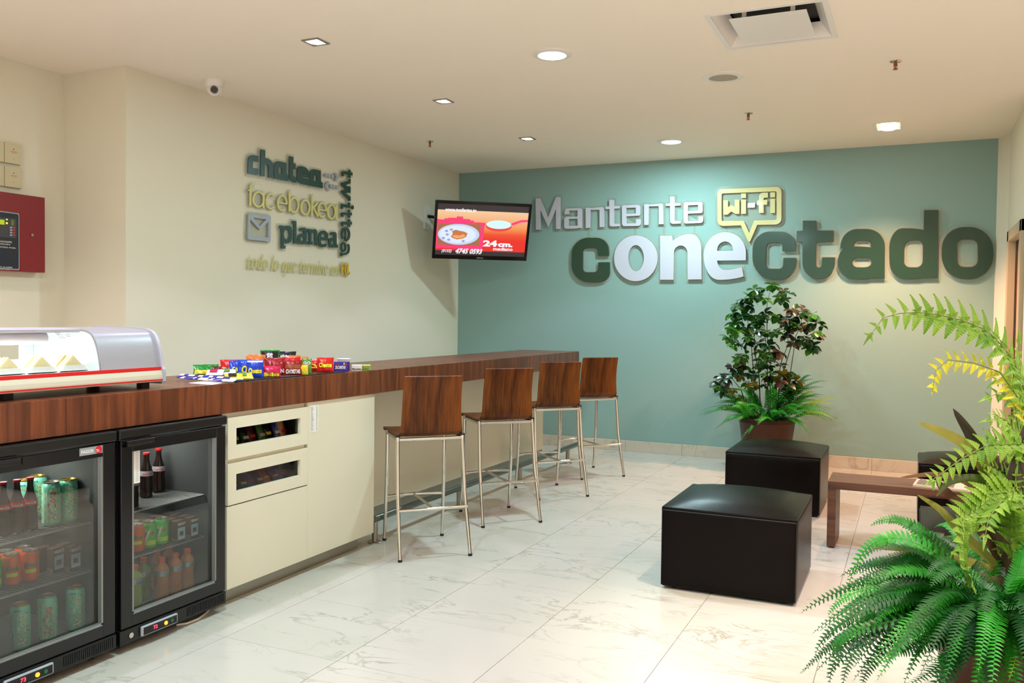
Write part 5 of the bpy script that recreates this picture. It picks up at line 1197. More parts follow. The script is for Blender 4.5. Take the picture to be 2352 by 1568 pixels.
# ------------------------------------------------------------------ bar stools
def make_stool(label):
    t = thing('bar_stool', label, 'bar stool', (0,0,0), 0, 'wood and chrome bar stools along the counter')
    zt = .705
    tops = {(-1,-1): (-.203, -.128), (1,-1): (.197, -.128), (-1,1): (-.185, .21), (1,1): (.185, .21)}
    feet = {(-1,-1): (-.214, -.247), (1,-1): (.214, -.247), (-1,1): (-.19, .26), (1,1): (.19, .26)}
    for k in tops:
        a, b = tops[k], feet[k]; mid = (a[0]*.6+b[0]*.4, a[1]*.75+b[1]*.25)
        lg = MB().tube([(b[0], b[1], .008), (mid[0], mid[1], .38), (a[0], a[1], zt-.03), (a[0], a[1], zt+.004)], .0105, 12, r2=.0135).build('leg', 'chrome', t, smooth=True)
        MB().tube([(b[0], b[1], 0), (b[0], b[1], .014)], .0125, 12).build('rubber_foot', 'rubber', lg)
        if k[1] < 0: MB().lathe([(.014, zt+.003), (.015, zt+.010), (.009, zt+.016)], 14, c=(a[0], a[1], 0)).build('end_cap', 'rubber', lg, smooth=True)
    z = zt-.012
    MB().tube([(-.203, -.128, z), (.197, -.128, z)], .0115, 12).tube([(-.185, .21, z), (.185, .21, z)], .0115, 12).tube([(-.203, -.128, z), (-.185, .21, z)], .0115, 12).tube([(.197, -.128, z), (.185, .21, z)], .0115, 12).build('seat_frame', 'chrome', t, smooth=True)
    zr = .285
    MB().tube([(-.211, -.196, zr), (.209, -.196, zr)], .0095, 12).build('rear_footrest', 'chrome', t, smooth=True)
    MB().tube([(-.187, .235, zr), (-.09, .25, zr+.002), (0, .256, zr+.003), (.09, .25, zr+.002), (.187, .235, zr)], .0095, 12).build('front_footrest', 'chrome', t, smooth=True)
    MB().tube([(0, -.196, zr), (0, .255, zr)], .0085, 12).build('centre_stretcher', 'chrome', t, smooth=True)
    # bent plywood shell: (y, z, half width)
    pr = [(.275, zt-.010, .188), (.27, zt+.004, .193), (.245, zt+.014, .196), (.15, zt+.013, .198), (.0, zt+.006, .198), (-.09, zt+.004, .198), (-.14, zt+.012, .196), (-.165, zt+.035, .192), (-.172, zt+.08, .186), (-.172, zt+.15, .182), (-.178, zt+.22, .180), (-.190, zt+.29, .179), (-.204, zt+.352, .179), (-.209, zt+.366, .176)]
    pr = [(y+.033, z_, hw) for y, z_, hw in pr]
    fine = []
    for i in range(len(pr)-1):
        for s in range(2): f = s/2; fine.append(tuple(pr[i][c]*(1-f)+pr[i+1][c]*f for c in range(3)))
    fine.append(pr[-1]); n = 9; vs = []; fs = []; m_ = len(fine); th = .011
    for sd in (0, 1):
        for i, (y, zz, hw) in enumerate(fine):
            a = Vector(fine[max(i-1, 0)][:2]); b = Vector(fine[min(i+1, m_-1)][:2]); d = (b-a).normalized(); nn = Vector((-d.y, d.x))
            nn = -nn
            for k in range(n):
                u = -1+2*k/(n-1); cup = .010*(u*u-.4)*(1 if i > 14 else 0)
                vs.append((u*hw, y+(nn.x*-th if sd else 0)*1+cup*(.9 if i > 14 else 0), zz+(nn.y*-th if sd else 0)+(.004*(u*u) if i <= 14 else 0)))
    def id_(sd, i, k): return sd*m_*n+i*n+k
    for i in range(m_-1):
        for k in range(n-1):
            fs.append((id_(0,i,k), id_(0,i,k+1), id_(0,i+1,k+1), id_(0,i+1,k))); fs.append((id_(1,i,k), id_(1,i+1,k), id_(1,i+1,k+1), id_(1,i,k+1)))
        fs.append((id_(0,i,0), id_(0,i+1,0), id_(1,i+1,0), id_(1,i,0))); fs.append((id_(0,i,n-1), id_(1,i,n-1), id_(1,i+1,n-1), id_(0,i+1,n-1)))
    for i in (0, m_-1):
        for k in range(n-1): fs.append((id_(0,i,k), id_(1,i,k), id_(1,i,k+1), id_(0,i,k+1)))
    MB().add(vs, fs).build('seat_shell', 'stool_wood', t, smooth=True)
    return t
st = make_stool('dark wood bar stool nearest the cream cabinet'); st.location = (-2.695, 4.60, 0); st.rotation_euler = (0,0,math.radians(46))
dup(st, (-2.648, 5.553, 0), math.radians(48), 'dark wood bar stool, second from the cream cabinet')
dup(st, (-2.655, 6.535, 0), math.radians(48), 'dark wood bar stool, third from the cream cabinet')
dup(st, (-2.662, 7.505, 0), math.radians(49), 'dark wood bar stool farthest along, near the teal wall')
# ------------------------------------------------------------------ ottomans, table, armchair
def ottoman(label, x0, x1, y0, y1, h=.43, rz=0):
    cx, cy = (x0+x1)/2, (y0+y1)/2; w, d = x1-x0, y1-y0
    t = thing('ottoman', label, 'ottoman', (cx, cy, 0), rz, 'black leather cube ottomans')
    def soft(nx, ny, zlow, ztop, name, puff, inset=0):
        vs = []; fs = []; n = 18
        bm = bmesh.new(); bmesh.ops.create_cube(bm, size=1)
        bmesh.ops.subdivide_edges(bm, edges=bm.edges, cuts=9, use_grid_fill=True)
        for v in bm.verts:
            x, y, z = v.co.x*2, v.co.y*2, v.co.z*2
            X = x*(w/2-inset); Y = y*(d/2-inset); Z = zlow+(z+1)/2*(ztop-zlow)
            r = .022; # rounded edges
            X = math.copysign(abs(X), x); 
            fx = (1-x*x); fy = (1-y*y)
            if z > .99: Z += puff*(fx**.6)*(fy**.6)*1.0
            if abs(x) > .99 and name != 'cushion_top': X += math.copysign(.006*fy*(1-z*z), x)
            if abs(y) > .99 and name != 'cushion_top': Y += math.copysign(.006*fx*(1-z*z), y)
            v.co = (X, Y, Z)
        ed = [e for e in bm.edges if e.calc_face_angle(0) > .9]
        bmesh.ops.bevel(bm, geom=ed, offset=.014, segments=3, affect='EDGES', profile=.5, clamp_overlap=True)
        me = bpy.data.meshes.new(name); bm.to_mesh(me); bm.free()
        for p in me.polygons: p.use_smooth = True
        me.materials.append(MATS['leather']); o = bpy.data.objects.new(name, me); C.objects.link(o); o.parent = t
    soft(9, 9, .012, h-.012, 'body', 0, 0)
    soft(9, 9, h-.030, h, 'cushion_top', .055, .001)
    z = h-.016; a, b = w/2+.001, d/2+.001
    MB().tube([(-a+.01, -b, z), (a-.01, -b, z), (a, -b+.01, z), (a, b-.01, z), (a-.01, b, z), (-a+.01, b, z), (-a, b-.01, z), (-a, -b+.01, z), (-a+.01, -b, z)], .0028, 6).build('top_seam', 'seam', t)
    for sx, sy in ((-1,-1), (1,-1), (1,1), (-1,1)): MB().tube([(sx*(a-.004), sy*(b-.004), .02), (sx*(a-.004), sy*(b-.004), z)], .0025, 6).build('corner_seam', 'seam', t)
    for sx, sy in ((-1,-1), (1,-1), (1,1), (-1,1)): MB().lathe([(.02, 0), (.02, .014)], 12, c=(sx*(w/2-.06), sy*(d/2-.06), 0)).build('foot', 'rubber', t)
ottoman('black leather cube ottoman in the foreground, nearest the camera', -1.186, -.50, 4.49, 5.20, .435, .0)
ottoman('black leather cube ottoman in front of the bronze flower pot', -1.262, -.585, 6.60, 7.31, .435)
ottoman('black leather cube ottoman at the right behind the coffee table', .055, .70, 6.72, 7.28, .435)
ottoman('black leather cube ottoman at the right in front of the coffee table', .055, .70, 4.60, 5.30, .41)
tb_ = thing('coffee_table', 'low brown wooden coffee table with slab legs', 'table', (-.1, 6.0, 0))
X0, X1, Y0, Y1, H = -.465, .36, 5.77, 6.12, .42
MB().box(X0, X1, Y0, Y1, H-.048, H).build('tabletop', 'table_wood', tb_, world=True, bevel=.0015, seg=1)
MB().box(X0, X0+.05, Y0, Y1, .008, H-.048).build('leg', 'table_wood', tb_, world=True, bevel=.001, seg=1)
MB().box(X1-.05, X1, Y0, Y1, .008, H-.048).build('leg', 'table_wood', tb_, world=True, bevel=.001, seg=1)
for x in (X0+.025, X1-.025):
    for y in (Y0+.04, Y1-.04): MB().lathe([(.014, 0), (.014, .008)], 12, c=(x, y, 0)).build('glide', 'rubber', tb_, world=True)
t = thing('newspaper', 'folded newspaper lying on the coffee table', 'newspaper', (.2, 5.93, H), math.radians(-6))
mat('newsprint', (205, 188, 160), .8, var=.1, vscale=60)
for k in range(4): MB().box(-.17, .14-.004*k, -.125+.003*k, .125, .0005+k*.0028, .0026+k*.0028).build('sheet', 'newsprint', t)
mb = MB(); put_text(mb, 'EL DIARIO', (-.15, .075, .0128), (1,0,0), (0,1,0), .2, .03, 0, .04)
for k in range(9): mb.box(-.155, -.06, .055-k*.018, .06-k*.018, .0122, .0126); mb.box(-.045, .05, .055-k*.018, .06-k*.018, .0122, .0126)
mb.build('news_print', 'ink', t)
mat('chair_shell', (120, 116, 116), .35)
t = thing('armchair', 'black armchair with a grey shell, half hidden by the tall plant', 'chair', (.86, 6.1, 0))
def slab(y0, y1, pr_, m, n):   # profile in x-z extruded along y
    MB().prism(pr_, 1, y0, y1).build(n, m, t, bevel=.012, seg=3)
MB().prism([(-.33, .30), (.30, .30), (.36, .93), (-.22, .93)], 1, .16, .24).build('backrest_shell', 'chair_shell', t, bevel=.02, seg=3)
MB().prism([(-.30, .30), (.28, .30), (.33, .90), (-.19, .90)], 1, .10, .162).build('backrest_pad', 'leather', t, bevel=.02, seg=3)
MB().box(-.33, .33, -.32, .17, .28, .42).build('seat', 'leather', t, bevel=.03, seg=3)
for sx in (-.27, .27):
    for sy in (-.26, .16): MB().tube([(sx, sy, 0), (sx, sy, .29)], .014, 12).build('leg', 'chrome', t, smooth=True)
# ------------------------------------------------------------------ plants
def frame(t_, up=V(0,0,1)):
    s = t_.cross(up)
    if s.length < 1e-3: s = V(1,0,0)
    s.normalize(); return s, s.cross(t_).normalized()
def bez(p0, p1, p2, n):
    return [p0*(1-t)**2+p1*2*t*(1-t)+p2*t*t for t in [i/n for i in range(n+1)]]
def fern_frond(root, base, ctrl, tip, width, m, n=34, stem=.0022, rnd=random, tuft=.12, lw=.30):
    pts = bez(base, ctrl, tip, n); mb = MB(); L = sum((pts[i+1]-pts[i]).length for i in range(n))
    mb.tube(pts[::2], stem, 4, caps=False, r2=stem*.3)
    roll = rnd.uniform(-.35, .35)
    for i in range(1, n+1):
        t = i/n
        if t < tuft: continue
        tt = (pts[min(i+1, n)]-pts[i-1]).normalized(); s, up = frame(tt, V(.0, -.75, 1).normalized())
        s, up = s*math.cos(roll)+up*math.sin(roll), up*math.cos(roll)-s*math.sin(roll)
        k = min(1, (t-tuft)*5+.35)*(1-t)**.5; ln = width*k
        if ln < .003: ln = .003
        sp = L/n
        for sd in (-1, 1):
            d = (s*sd+tt*.28+up*rnd.uniform(-.18, .12)).normalized(); a = pts[i]+tt*(sp*.25*sd)
            w = min(ln*lw, sp*.78)
            mid = a+d*ln*.45-up*ln*.03; e = a+d*ln+tt*ln*.1-up*ln*.1
            m2 = a+d*ln*.78-up*ln*.07+tt*ln*.05
            mb.add([a-tt*w*.5, mid-tt*w*.62, m2-tt*w*.42, e, m2+tt*w*.36+up*w*.1, mid+tt*w*.55+up*w*.15, a+tt*w*.7+d*ln*.04], [(0,1,5,6), (1,2,4,5), (2,3,4)])
    return mb.build('fern_frond', m, root, world=True)
def saw_leaf(mb, a, d, n_, ln, w, teeth=7):
    "a toothed triangular leaflet from a along d, normal n_"
    s = d.cross(n_).normalized(); L = []; R = []
    for i in range(teeth+1):
        t = i/teeth; ww = w*(1-t)**.85*(.75+.25*min(1, t*4)); c = a+d*ln*t-n_*ln*.12*t*t
        L += [c+s*ww]; R += [c-s*ww]
        if i < teeth:
            c2 = a+d*ln*(t+.8/teeth)-n_*ln*.12*t*t; w2_ = w*(1-t)**.85*.62
            L += [c2+s*w2_]; R += [c2-s*w2_]
    n = len(L); k0 = len(mb.v); mid = [a+d*ln*(i/(n-1))-n_*ln*.12*(i/(n-1))**2-n_*w*.12 for i in range(n)]
    mb.add(L+R+mid, [f for i in range(n-1) for f in ((i, i+1, 2*n+i+1, 2*n+i), (2*n+i, 2*n+i+1, n+i+1, n+i))])
LEAF_N = 0
def leaf_obj(mb, m, st_, root):
    l = root.location; mb.v = [(v[0]-l[0], v[1]-l[1], v[2]-l[2]) for v in mb.v]
    return mb.build('leaflet', m, st_)
def lace_frond(root, pts, m, size, n=11, prof=None, upbias=0, stem=.003, rnd=random, start=0.0, name='lace_fern_frond'):
    "arching stem carrying toothed side leaflets, pts is a polyline"
    # resample
    seg = [(pts[i+1]-pts[i]).length for i in range(len(pts)-1)]; tot = sum(seg)
    def at(t):
        d = t*tot
        for i, l in enumerate(seg):
            if d <= l or i == len(seg)-1: return pts[i]+(pts[i+1]-pts[i])*min(1, d/max(l, 1e-6)), (pts[i+1]-pts[i]).normalized()
            d -= l
    global LEAF_N
    rest = MB(); st_ = MB().tube(pts, stem, 6, r2=stem*.35).build(name, 'stem_green', root, world=True, smooth=True)
    for i in range(n):
        t = start+(1-start)*(i+.3)/n; p, tt = at(min(t, .999)); s, up = frame(tt)
        k = (prof(t) if prof else (1-t)**.6+.15)*size
        for sd in (-1, 1):
            mb = MB(); jit = rnd.uniform(-.2, .2)
            d = (s*sd*.75+up*(upbias*sd if upbias else rnd.uniform(-.25, .25))+tt*.45+V(0,0,-.12)+s*jit*.3).normalized()
            if upbias: d = (s*sd*.22+up*upbias*sd+tt*.4+s*jit*.3).normalized()
            nn = (up*(1 if sd > 0 else 1)+_f*-.6).normalized(); nn = (nn-d*nn.dot(d)).normalized()
            a = p+d*k*.1
            saw_leaf(mb, a, d, nn, k, k*.36, 8)
            if k > .06:
                for s2 in (-1, 1):
                    d2 = (d*.35+nn.cross(d)*s2).normalized(); saw_leaf(mb, a, d2, nn, k*.5, k*.17, 5)
            if LEAF_N < 298: leaf_obj(mb, m, st_, root); LEAF_N += 1
            else: rest.add(mb.v, mb.f)
    mb = MB(); p, tt = at(.97); s, up = frame(tt); nn = (up-_f*.6); nn = (nn-tt*nn.dot(tt)).normalized(); saw_leaf(mb, p, tt, nn, size*.7, size*.12, 7)
    if LEAF_N < 298: leaf_obj(mb, m, st_, root); LEAF_N += 1
    else: rest.add(mb.v, mb.f)
    if rest.v: leaf_obj(rest, m, st_, root)['kind'] = 'stuff'
    return st_
def strap_leaf(root, pts, w, m, fold=.25, n=16, name='strap_leaf'):
    # smooth polyline through pts (Catmull-Rom)
    P_ = [pts[0]*2-pts[1]]+list(pts)+[pts[-1]*2-pts[-2]]; cs = []
    for i in range(1, len(P_)-2):
        for k in range(6):
            t = k/6; a, b, c, d = P_[i-1:i+3]
            cs.append(.5*((2*b)+(c-a)*t+(2*a-5*b+4*c-d)*t*t+(3*b-a-3*c+d)*t**3))
    cs.append(pts[-1]); N_ = len(cs); vs = []; fs = []
    for i, c in enumerate(cs):
        t = i/(N_-1); tt = (cs[min(i+1, N_-1)]-cs[max(i-1, 0)]).normalized()
        s = tt.cross(_f).normalized(); up = s.cross(tt)
        ww = w*(min(1, .35+t*1.6))*max(0, (1-t)**.55)*1.05+.0008
        vs += [c-s*ww, c-s*ww*.5-up*ww*fold*.5, c-up*ww*fold, c+s*ww*.5-up*ww*fold*.4, c+s*ww]
    for i in range(N_-1):
        for k in range(4): fs.append((i*5+k, i*5+k+1, (i+1)*5+k+1, (i+1)*5+k))
    return MB().add(vs, fs).build(name, m, root, world=True, smooth=True)
def pot(root, c, r0, r1, h, label_m='pot_bronze'):
    MB().lathe([(r0, 0), (r1-.005, h-.04), (r1, h-.035), (r1, h), (r1-.018, h), (r1-.02, h-.03), (.001, h-.03)], 48, c=c, cap1=False).build('pot', label_m, root, world=True, smooth=True)
    MB().lathe([(r1-.02, h-.035), (.001, h-.02)], 30, c=c, cap0=False, cap1=False).build('soil', 'soil', root, world=True)
# plant by the back wall
PX1, PY1 = -1.23, 8.42
p1 = thing('potted_plant', 'tall leafy plant with ferns in a bronze pot against the teal wall', 'potted plant', (PX1, PY1, 0))
pot(p1, (PX1, PY1, 0), .19, .258, .50)
rn = random.Random(11)
def q1(zx, zy, Y): return U(1580+zx/3.92, 640+zy/3.92, 1, Y)
stems = [[(600,1180),(595,900),(575,640),(560,480),(520,300)], [(660,1180),(640,860),(610,700),(600,560),(600,350)], [(740,1180),(742,880),(740,690),(712,500),(710,250),(740,110)], [(730,1180),(715,800),(705,640),(690,420)], [(790,1180),(800,930),(850,720),(900,600),(900,420)], [(800,1180),(830,880),(870,800),(930,610),(1010,430),(1040,300)], [(840,1180),(900,1000),(960,600),(1100,500)], [(560,1180),(480,1000),(400,900),(320,900)]]
for s_ in stems:
    Y = PY1+rn.uniform(-.08, .08)
    MB().tube([q1(a, b, Y+(0 if i else 0)) if i else V(q1(a, b, Y).x, Y, .46) for i, (a, b) in enumerate(s_)], .006, 6, r2=.002).build('stem', 'stem', p1, world=True, smooth=True)
clusters = [(600,100),(700,90),(780,80),(860,110),(900,130),(830,170),(500,180),(560,170),(620,160),(700,190),(440,250),(510,250),(560,240),(400,310),(480,320),(560,320),(610,350),(690,310),(700,350),(420,390),(380,440),(360,520),(440,470),(500,440),(570,430),(640,400),(640,470),(700,480),(740,500),(780,490),(410,600),(470,590),(530,570),(560,530),(640,580),(720,600),(800,350),(860,370),(920,360),(880,430),(900,500),(960,280),(1040,270),(1000,420),(1080,400),(1120,320),(1180,380),(1210,420),(1150,470),(1180,520),(1100,580),(1060,540),(1110,620),(960,590),(990,560),(830,650),(780,680),(480,700),(520,680),(450,740),(500,780),(650,660),(700,690),(680,740),(760,730),(840,780),(640,790),(720,790),(310,880),(350,900),(290,960),(270,930),(330,1010),(440,840),(470,880),(400,800),(560,850),(600,860),(700,850),(720,870),(840,850),(880,860),(560,970),(620,960),(700,960),(760,900),(820,920),(900,940),(960,940),(940,1000),(880,1010),(480,1090),(400,1000),(520,930)]
clusters = clusters+[(a+rn.uniform(-28, 28), b+rn.uniform(-28, 28)) for a, b in clusters if rn.random() < .6]
protos = []
for k in range(5):
    mb = MB(); r2_ = random.Random(40+k); nl = 7
    for i in range(nl):
        a = 2*PI*i/nl+r2_.uniform(-.3, .3); el = r2_.uniform(-.75, .55)
        d = V(math.cos(a)*math.cos(el), math.sin(a)*math.cos(el), math.sin(el)); up = V(-math.cos(a)*math.sin(el), -math.sin(a)*math.sin(el), math.cos(el)); s = d.cross(up)
        ln = r2_.uniform(.075, .105); w = ln*.31
        c = [V(0,0,0)+d*.008]; row = []
        for j, (t, ww) in enumerate(((.1, .25), (.35, .85), (.6, 1), (.82, .66), (1, .04))):
            o_ = d*ln*t-up*ln*.22*t*t; row += [o_-s*w*ww+up*w*.25*ww, o_, o_+s*w*ww+up*w*.25*ww]
        mb.add(row, [f for j in range(4) for f in ((3*j, 3*j+1, 3*j+4, 3*j+3), (3*j+1, 3*j+2, 3*j+5, 3*j+4))])
    protos.append(mb)
meshes = {}
for i, (a, b) in enumerate(clusters):
    lower = b > 640
    if lower: m = rn.choice(['leaf_red', 'leaf_yellow', 'leaf_green', 'leaf_dark', 'leaf_dark', 'leaf_green'])
    elif a > 850: m = rn.choice(['leaf_bronze', 'leaf_dark', 'leaf_green', 'leaf_dark'])
    else: m = rn.choice(['leaf_dark', 'leaf_green', 'leaf_dark', 'leaf_dark', 'leaf_green'])
    k = rn.randrange(5); Y = PY1+rn.uniform(-.15, .15); p = q1(a, b, Y)
    if (k, m) not in meshes:
        o = protos[k].build('leaf_cluster', m, p1, smooth=True); meshes[(k, m)] = o.data
    else:
        o = bpy.data.objects.new('leaf_cluster', meshes[(k, m)]); C.objects.link(o); o.parent = p1
    o.location = p-p1.location; o.rotation_euler = (rn.uniform(-.6, .6), rn.uniform(-.6, .6), rn.uniform(0, 6.3)); s_ = rn.uniform(.72, 1.1); o.scale = (s_, s_, s_)
tips0 = [(105,1195,.1),(130,1240,0),(180,1215,-.1),(215,1040,.1),(240,1360,-.15),(300,1190,.1),(440,1300,-.25),(545,1400,-.28),(620,1290,-.32),(1110,1415,-.2),(1270,1285,-.05),(1355,1265,0),(1350,1140,.1),(1220,1045,.12),(1220,975,.1),(1130,905,.1),(1015,870,.1),(880,1040,-.1),(710,1000,-.2),(740,1050,-.25),(460,1000,-.1),(330,1060,-.05),(1320,1290,-.1),(1180,1100,.0),(960,1180,-.3),(830,1230,-.3),(1300,1180,.05),(1240,1210,-.1),(1090,1250,-.2),(1000,1150,-.25),(390,1160,-.2),(280,1130,.05),(560,1180,-.28),(690,1230,-.3),(1050,1000,0),(560,1060,-.2),(900,1100,-.2),(1150,1020,.05)]
tips = tips0+[(a+rn.uniform(-70, 70), b+rn.uniform(-60, 50), dy+rn.uniform(-.12, .12)) for a, b, dy in tips0]
for i, (a, b, dy) in enumerate(tips):
    T_ = q1(a, b, PY1+dy); base = V(PX1+rn.uniform(-.12, .12)+(T_.x-PX1)*.15, PY1+rn.uniform(-.1, .1)+dy*.3, .48)
    ctrl = base*.5+T_*.5+V(0, 0, .10+.25*(T_-base).length*.6); ctrl.z = max(ctrl.z, T_.z+.03)
    if T_.y > YB-.05: T_.y = YB-.05
    fern_frond(p1, base, ctrl, T_, .040, rn.choice(['fern_green', 'fern_green', 'fern_lime' if a > 1000 else 'fern_green']), n=30, stem=.0020, rnd=rn, lw=.34)
# foreground plant at the right
PX2, PY2 = .30, 3.42
p2 = thing('potted_plant', 'large mixed fern and strap leaf plant in the right foreground', 'potted plant', (PX2, PY2, 0))
pot(p2, (PX2, PY2, 0), .17, .215, .45)
def q2(x, y, D):   # point of the picture at distance D in front of the camera
    d = _r*((x-1176)/FL)-_u*((y-784)/FL)+_f; return V(0,0,CH)+d*D
hero = [  # tip px, tip py, depth, control px, py, colour, width
 (2000,1207,3.15,2110,1215,'fern_green',.055),(1946,1356,3.1,2060,1235,'fern_green',.060),(1918,1364,3.25,2060,1330,'fern_green',.042),(1903,1413,3.05,2010,1350,'fern_green',.05),(1948,1414,3.3,2040,1400,'fern_green',.035),
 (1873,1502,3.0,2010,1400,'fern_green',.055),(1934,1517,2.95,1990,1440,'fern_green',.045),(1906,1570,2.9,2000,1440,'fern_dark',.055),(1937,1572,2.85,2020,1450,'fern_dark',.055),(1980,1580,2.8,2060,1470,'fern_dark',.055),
 (2010,1440,2.9,2090,1380,'fern_green',.05),(2140,1460,2.75,2230,1410,'fern_green',.045),(2055,1462,2.8,2160,1420,'fern_green',.05),(1960,1450,3.0,2060,1400,'fern_green',.055),(2040,1500,2.75,2150,1470,'fern_dark',.06),
 (2025,1340,3.2,2120,1300,'fern_green',.05),(2075,1258,3.3,2180,1265,'fern_lime',.04),(2125,1250,3.35,2200,1270,'fern_dark',.05),(2200,1240,3.2,2250,1330,'fern_green',.055),(2240,1275,3.0,2300,1370,'fern_green',.06),
 (2190,1330,2.95,2270,1370,'fern_green',.055),(2345,1190,3.1,2345,1290,'fern_green',.055),(2320,1240,3.2,2340,1330,'fern_green',.06),(2100,1345,3.1,2200,1340,'fern_green',.055),(2065,1390,3.0,2180,1370,'fern_dark',.05),
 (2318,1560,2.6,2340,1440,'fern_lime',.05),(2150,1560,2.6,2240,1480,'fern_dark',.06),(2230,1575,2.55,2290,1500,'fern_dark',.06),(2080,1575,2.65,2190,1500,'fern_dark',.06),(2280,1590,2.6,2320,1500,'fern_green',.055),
 (2120,1520,2.7,2230,1470,'fern_green',.055),(2200,1440,2.75,2290,1420,'fern_green',.055),(2170,1400,2.85,2260,1390,'fern_green',.055),(2010,1530,2.8,2120,1460,'fern_green',.055),(2090,1290,3.2,2190,1300,'fern_green',.05),(2160,1300,3.1,2240,1330,'fern_green',.055)]
rp = random.Random(21)
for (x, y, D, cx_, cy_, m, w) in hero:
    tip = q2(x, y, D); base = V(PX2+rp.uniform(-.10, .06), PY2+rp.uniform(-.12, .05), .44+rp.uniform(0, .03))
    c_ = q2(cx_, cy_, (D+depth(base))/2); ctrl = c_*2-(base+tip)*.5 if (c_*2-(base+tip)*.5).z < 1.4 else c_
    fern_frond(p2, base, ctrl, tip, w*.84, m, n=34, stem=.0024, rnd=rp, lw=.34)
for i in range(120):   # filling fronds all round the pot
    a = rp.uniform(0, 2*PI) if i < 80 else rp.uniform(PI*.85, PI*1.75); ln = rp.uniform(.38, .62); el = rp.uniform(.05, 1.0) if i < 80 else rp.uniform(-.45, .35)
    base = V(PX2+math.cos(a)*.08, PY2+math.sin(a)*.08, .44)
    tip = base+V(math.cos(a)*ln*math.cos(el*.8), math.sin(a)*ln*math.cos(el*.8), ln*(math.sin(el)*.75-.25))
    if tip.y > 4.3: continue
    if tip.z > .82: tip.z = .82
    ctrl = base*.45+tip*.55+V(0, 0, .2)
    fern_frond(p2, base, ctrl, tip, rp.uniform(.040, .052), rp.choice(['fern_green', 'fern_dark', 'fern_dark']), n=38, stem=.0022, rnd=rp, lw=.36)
def poly2(pts, D0, D1=None):
    D1 = D0 if D1 is None else D1; n = len(pts)
    return [q2(x, y, D0+(D1-D0)*i/(n-1)) for i, (x, y) in enumerate(pts)]
lace_frond(p2, poly2([(2330,1330),(2362,1180),(2370,1000),(2350,883),(2339,851),(2321,818),(2286,776),(2261,756),(2207,735),(2153,722),(2107,717),(2064,720),(2028,730),(2010,755),(1986,786)], 3.25, 3.0), 'fern_lime', .082, n=19, start=.42, upbias=.9, rnd=rp, stem=.0036, prof=lambda t: .95 if t < .78 else .95-(t-.78)*3.4)
lace_frond(p2, poly2([(2330,1330),(2360,1100),(2350,930),(2296,854),(2236,833),(2178,826),(2150,850),(2141,900)], 3.25, 3.1), 'fern_yellow', .07, n=17, start=.5, upbias=.8, rnd=rp, prof=lambda t: .9-(t-.5)*.9)
lace_frond(p2, poly2([(2330,1330),(2370,1150),(2350,1018),(2271,1020),(2207,1054),(2164,1086),(2132,1108)], 3.2, 2.95), 'fern_lime', .08, n=15, start=.45, upbias=.7, rnd=rp, prof=lambda t: 1.0-(t-.45)*1.1)
lace_frond(p2, poly2([(2330,1330),(2365,1180),(2335,1125),(2283,1131),(2243,1163),(2214,1185),(2210,1220),(2209,1263),(2214,1303),(2230,1334)], 3.2, 2.85), 'fern_lime', .105, n=18, start=.35, upbias=.6, rnd=rp, prof=lambda t: 1.0-(t-.35)*.9)
lace_frond(p2, poly2([(2330,1330),(2345,1100),(2325,980),(2300,960),(2265,965)], 3.3, 3.2), 'fern_lime', .085, n=11, start=.45, upbias=.7, rnd=rp)
lace_frond(p2, poly2([(2335,1330),(2365,1050),(2345,900),(2338,830),(2341,770)], 3.35, 3.3), 'fern_lime', .085, n=14, start=.4, upbias=.8, rnd=rp)
lace_frond(p2, poly2([(2335,1330),(2350,1050),(2330,930),(2300,900),(2262,915)], 3.3, 3.2), 'fern_lime', .09, n=11, start=.5, upbias=.7, rnd=rp)
lace_frond(p2, poly2([(2335,1330),(2360,1020),(2345,890),(2310,860),(2280,880)], 3.4, 3.3), 'fern_lime', .09, n=12, start=.5, upbias=.7, rnd=rp)
lace_frond(p2, poly2([(2330,1330),(2320,1240),(2318,1180),(2330,1120),(2335,1080)], 3.1, 3.05), 'fern_lime', .06, n=12, start=.2, rnd=rp)
lace_frond(p2, poly2([(2330,1330),(2330,1180),(2300,1150),(2270,1190),(2262,1240)], 3.1, 2.95), 'fern_lime', .08, n=12, start=.3, rnd=rp)
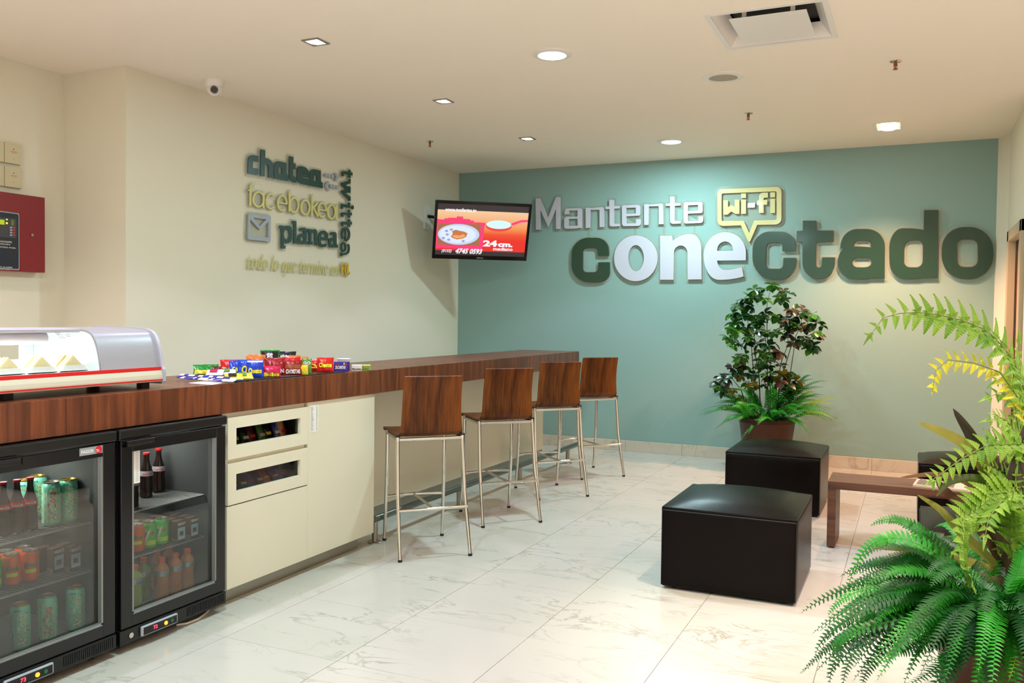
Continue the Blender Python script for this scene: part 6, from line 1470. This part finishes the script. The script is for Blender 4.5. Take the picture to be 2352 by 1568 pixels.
for (x0, y0, x1, y1, sz) in ((2345,1010,2280,950,.085),(2350,930,2300,905,.08),(2340,1060,2262,1000,.09),(2345,1130,2255,1060,.08),(2350,860,2318,830,.075),(2335,1180,2290,1110,.09),(2350,1230,2300,1190,.08),(2348,1000,2330,930,.08),(2320,1180,2240,1150,.09),(2345,1290,2290,1260,.08)):
    D = rp.uniform(3.1, 3.35); lace_frond(p2, [q2(2332, 1335, 3.28), q2((x0+2335)/2+12, (y0+1330)/2, 3.3), q2(x0, y0, D+.05), q2((x0+x1)/2, (y0+y1)/2-14, D), q2(x1, y1, D-.08)], 'fern_lime', sz, n=11, start=.45, upbias=.75, rnd=rp)
S = lambda pts, D0, D1, w, m: strap_leaf(p2, poly2(pts, D0, D1), w, m)
S([(2325,1340),(2300,1200),(2265,1090),(2235,1010),(2189,938)], 3.3, 3.2, .046, 'cord_dark')
S([(2325,1340),(2300,1180),(2262,1075),(2215,1020),(2160,990),(2109,970)], 3.3, 3.15, .032, 'cord_olive')
S([(2335,1340),(2310,1220),(2330,1100),(2360,960)], 3.15, 3.15, .05, 'cord_dark')
S([(2330,1340),(2320,1250),(2345,1100),(2352,980)], 3.4, 3.4, .05, 'cord_dark')
S([(2325,1340),(2310,1220),(2285,1120),(2230,1098),(2180,1108),(2150,1140)], 3.25, 3.0, .024, 'cord_green')
S([(2325,1340),(2300,1230),(2240,1120),(2160,1090),(2069,1096)], 3.25, 3.05, .020, 'cord_pink')
S([(2325,1340),(2270,1240),(2215,1170),(2165,1120),(2150,1100)], 3.2, 3.1, .026, 'cord_pink')
S([(2325,1340),(2270,1280),(2205,1220),(2160,1170),(2107,1136)], 3.2, 3.05, .022, 'cord_olive')
S([(2325,1340),(2260,1300),(2180,1282),(2090,1262),(2003,1258)], 3.2, 3.0, .020, 'cord_olive')
S([(2325,1340),(2260,1330),(2170,1310),(2090,1300)], 3.15, 3.0, .026, 'cord_pink')
S([(2325,1340),(2290,1260),(2250,1190),(2185,1150)], 3.25, 3.1, .022, 'cord_pink')
S([(2330,1340),(2300,1250),(2280,1150),(2285,1090),(2290,1050)], 3.3, 3.3, .02, 'cord_pink')
MB().tube([q2(2330, 1345, 3.28), q2(2322, 1240, 3.28), q2(2318, 1130, 3.28)], .012, 10).build('cane_stem', 'stem', p2, world=True, smooth=True)
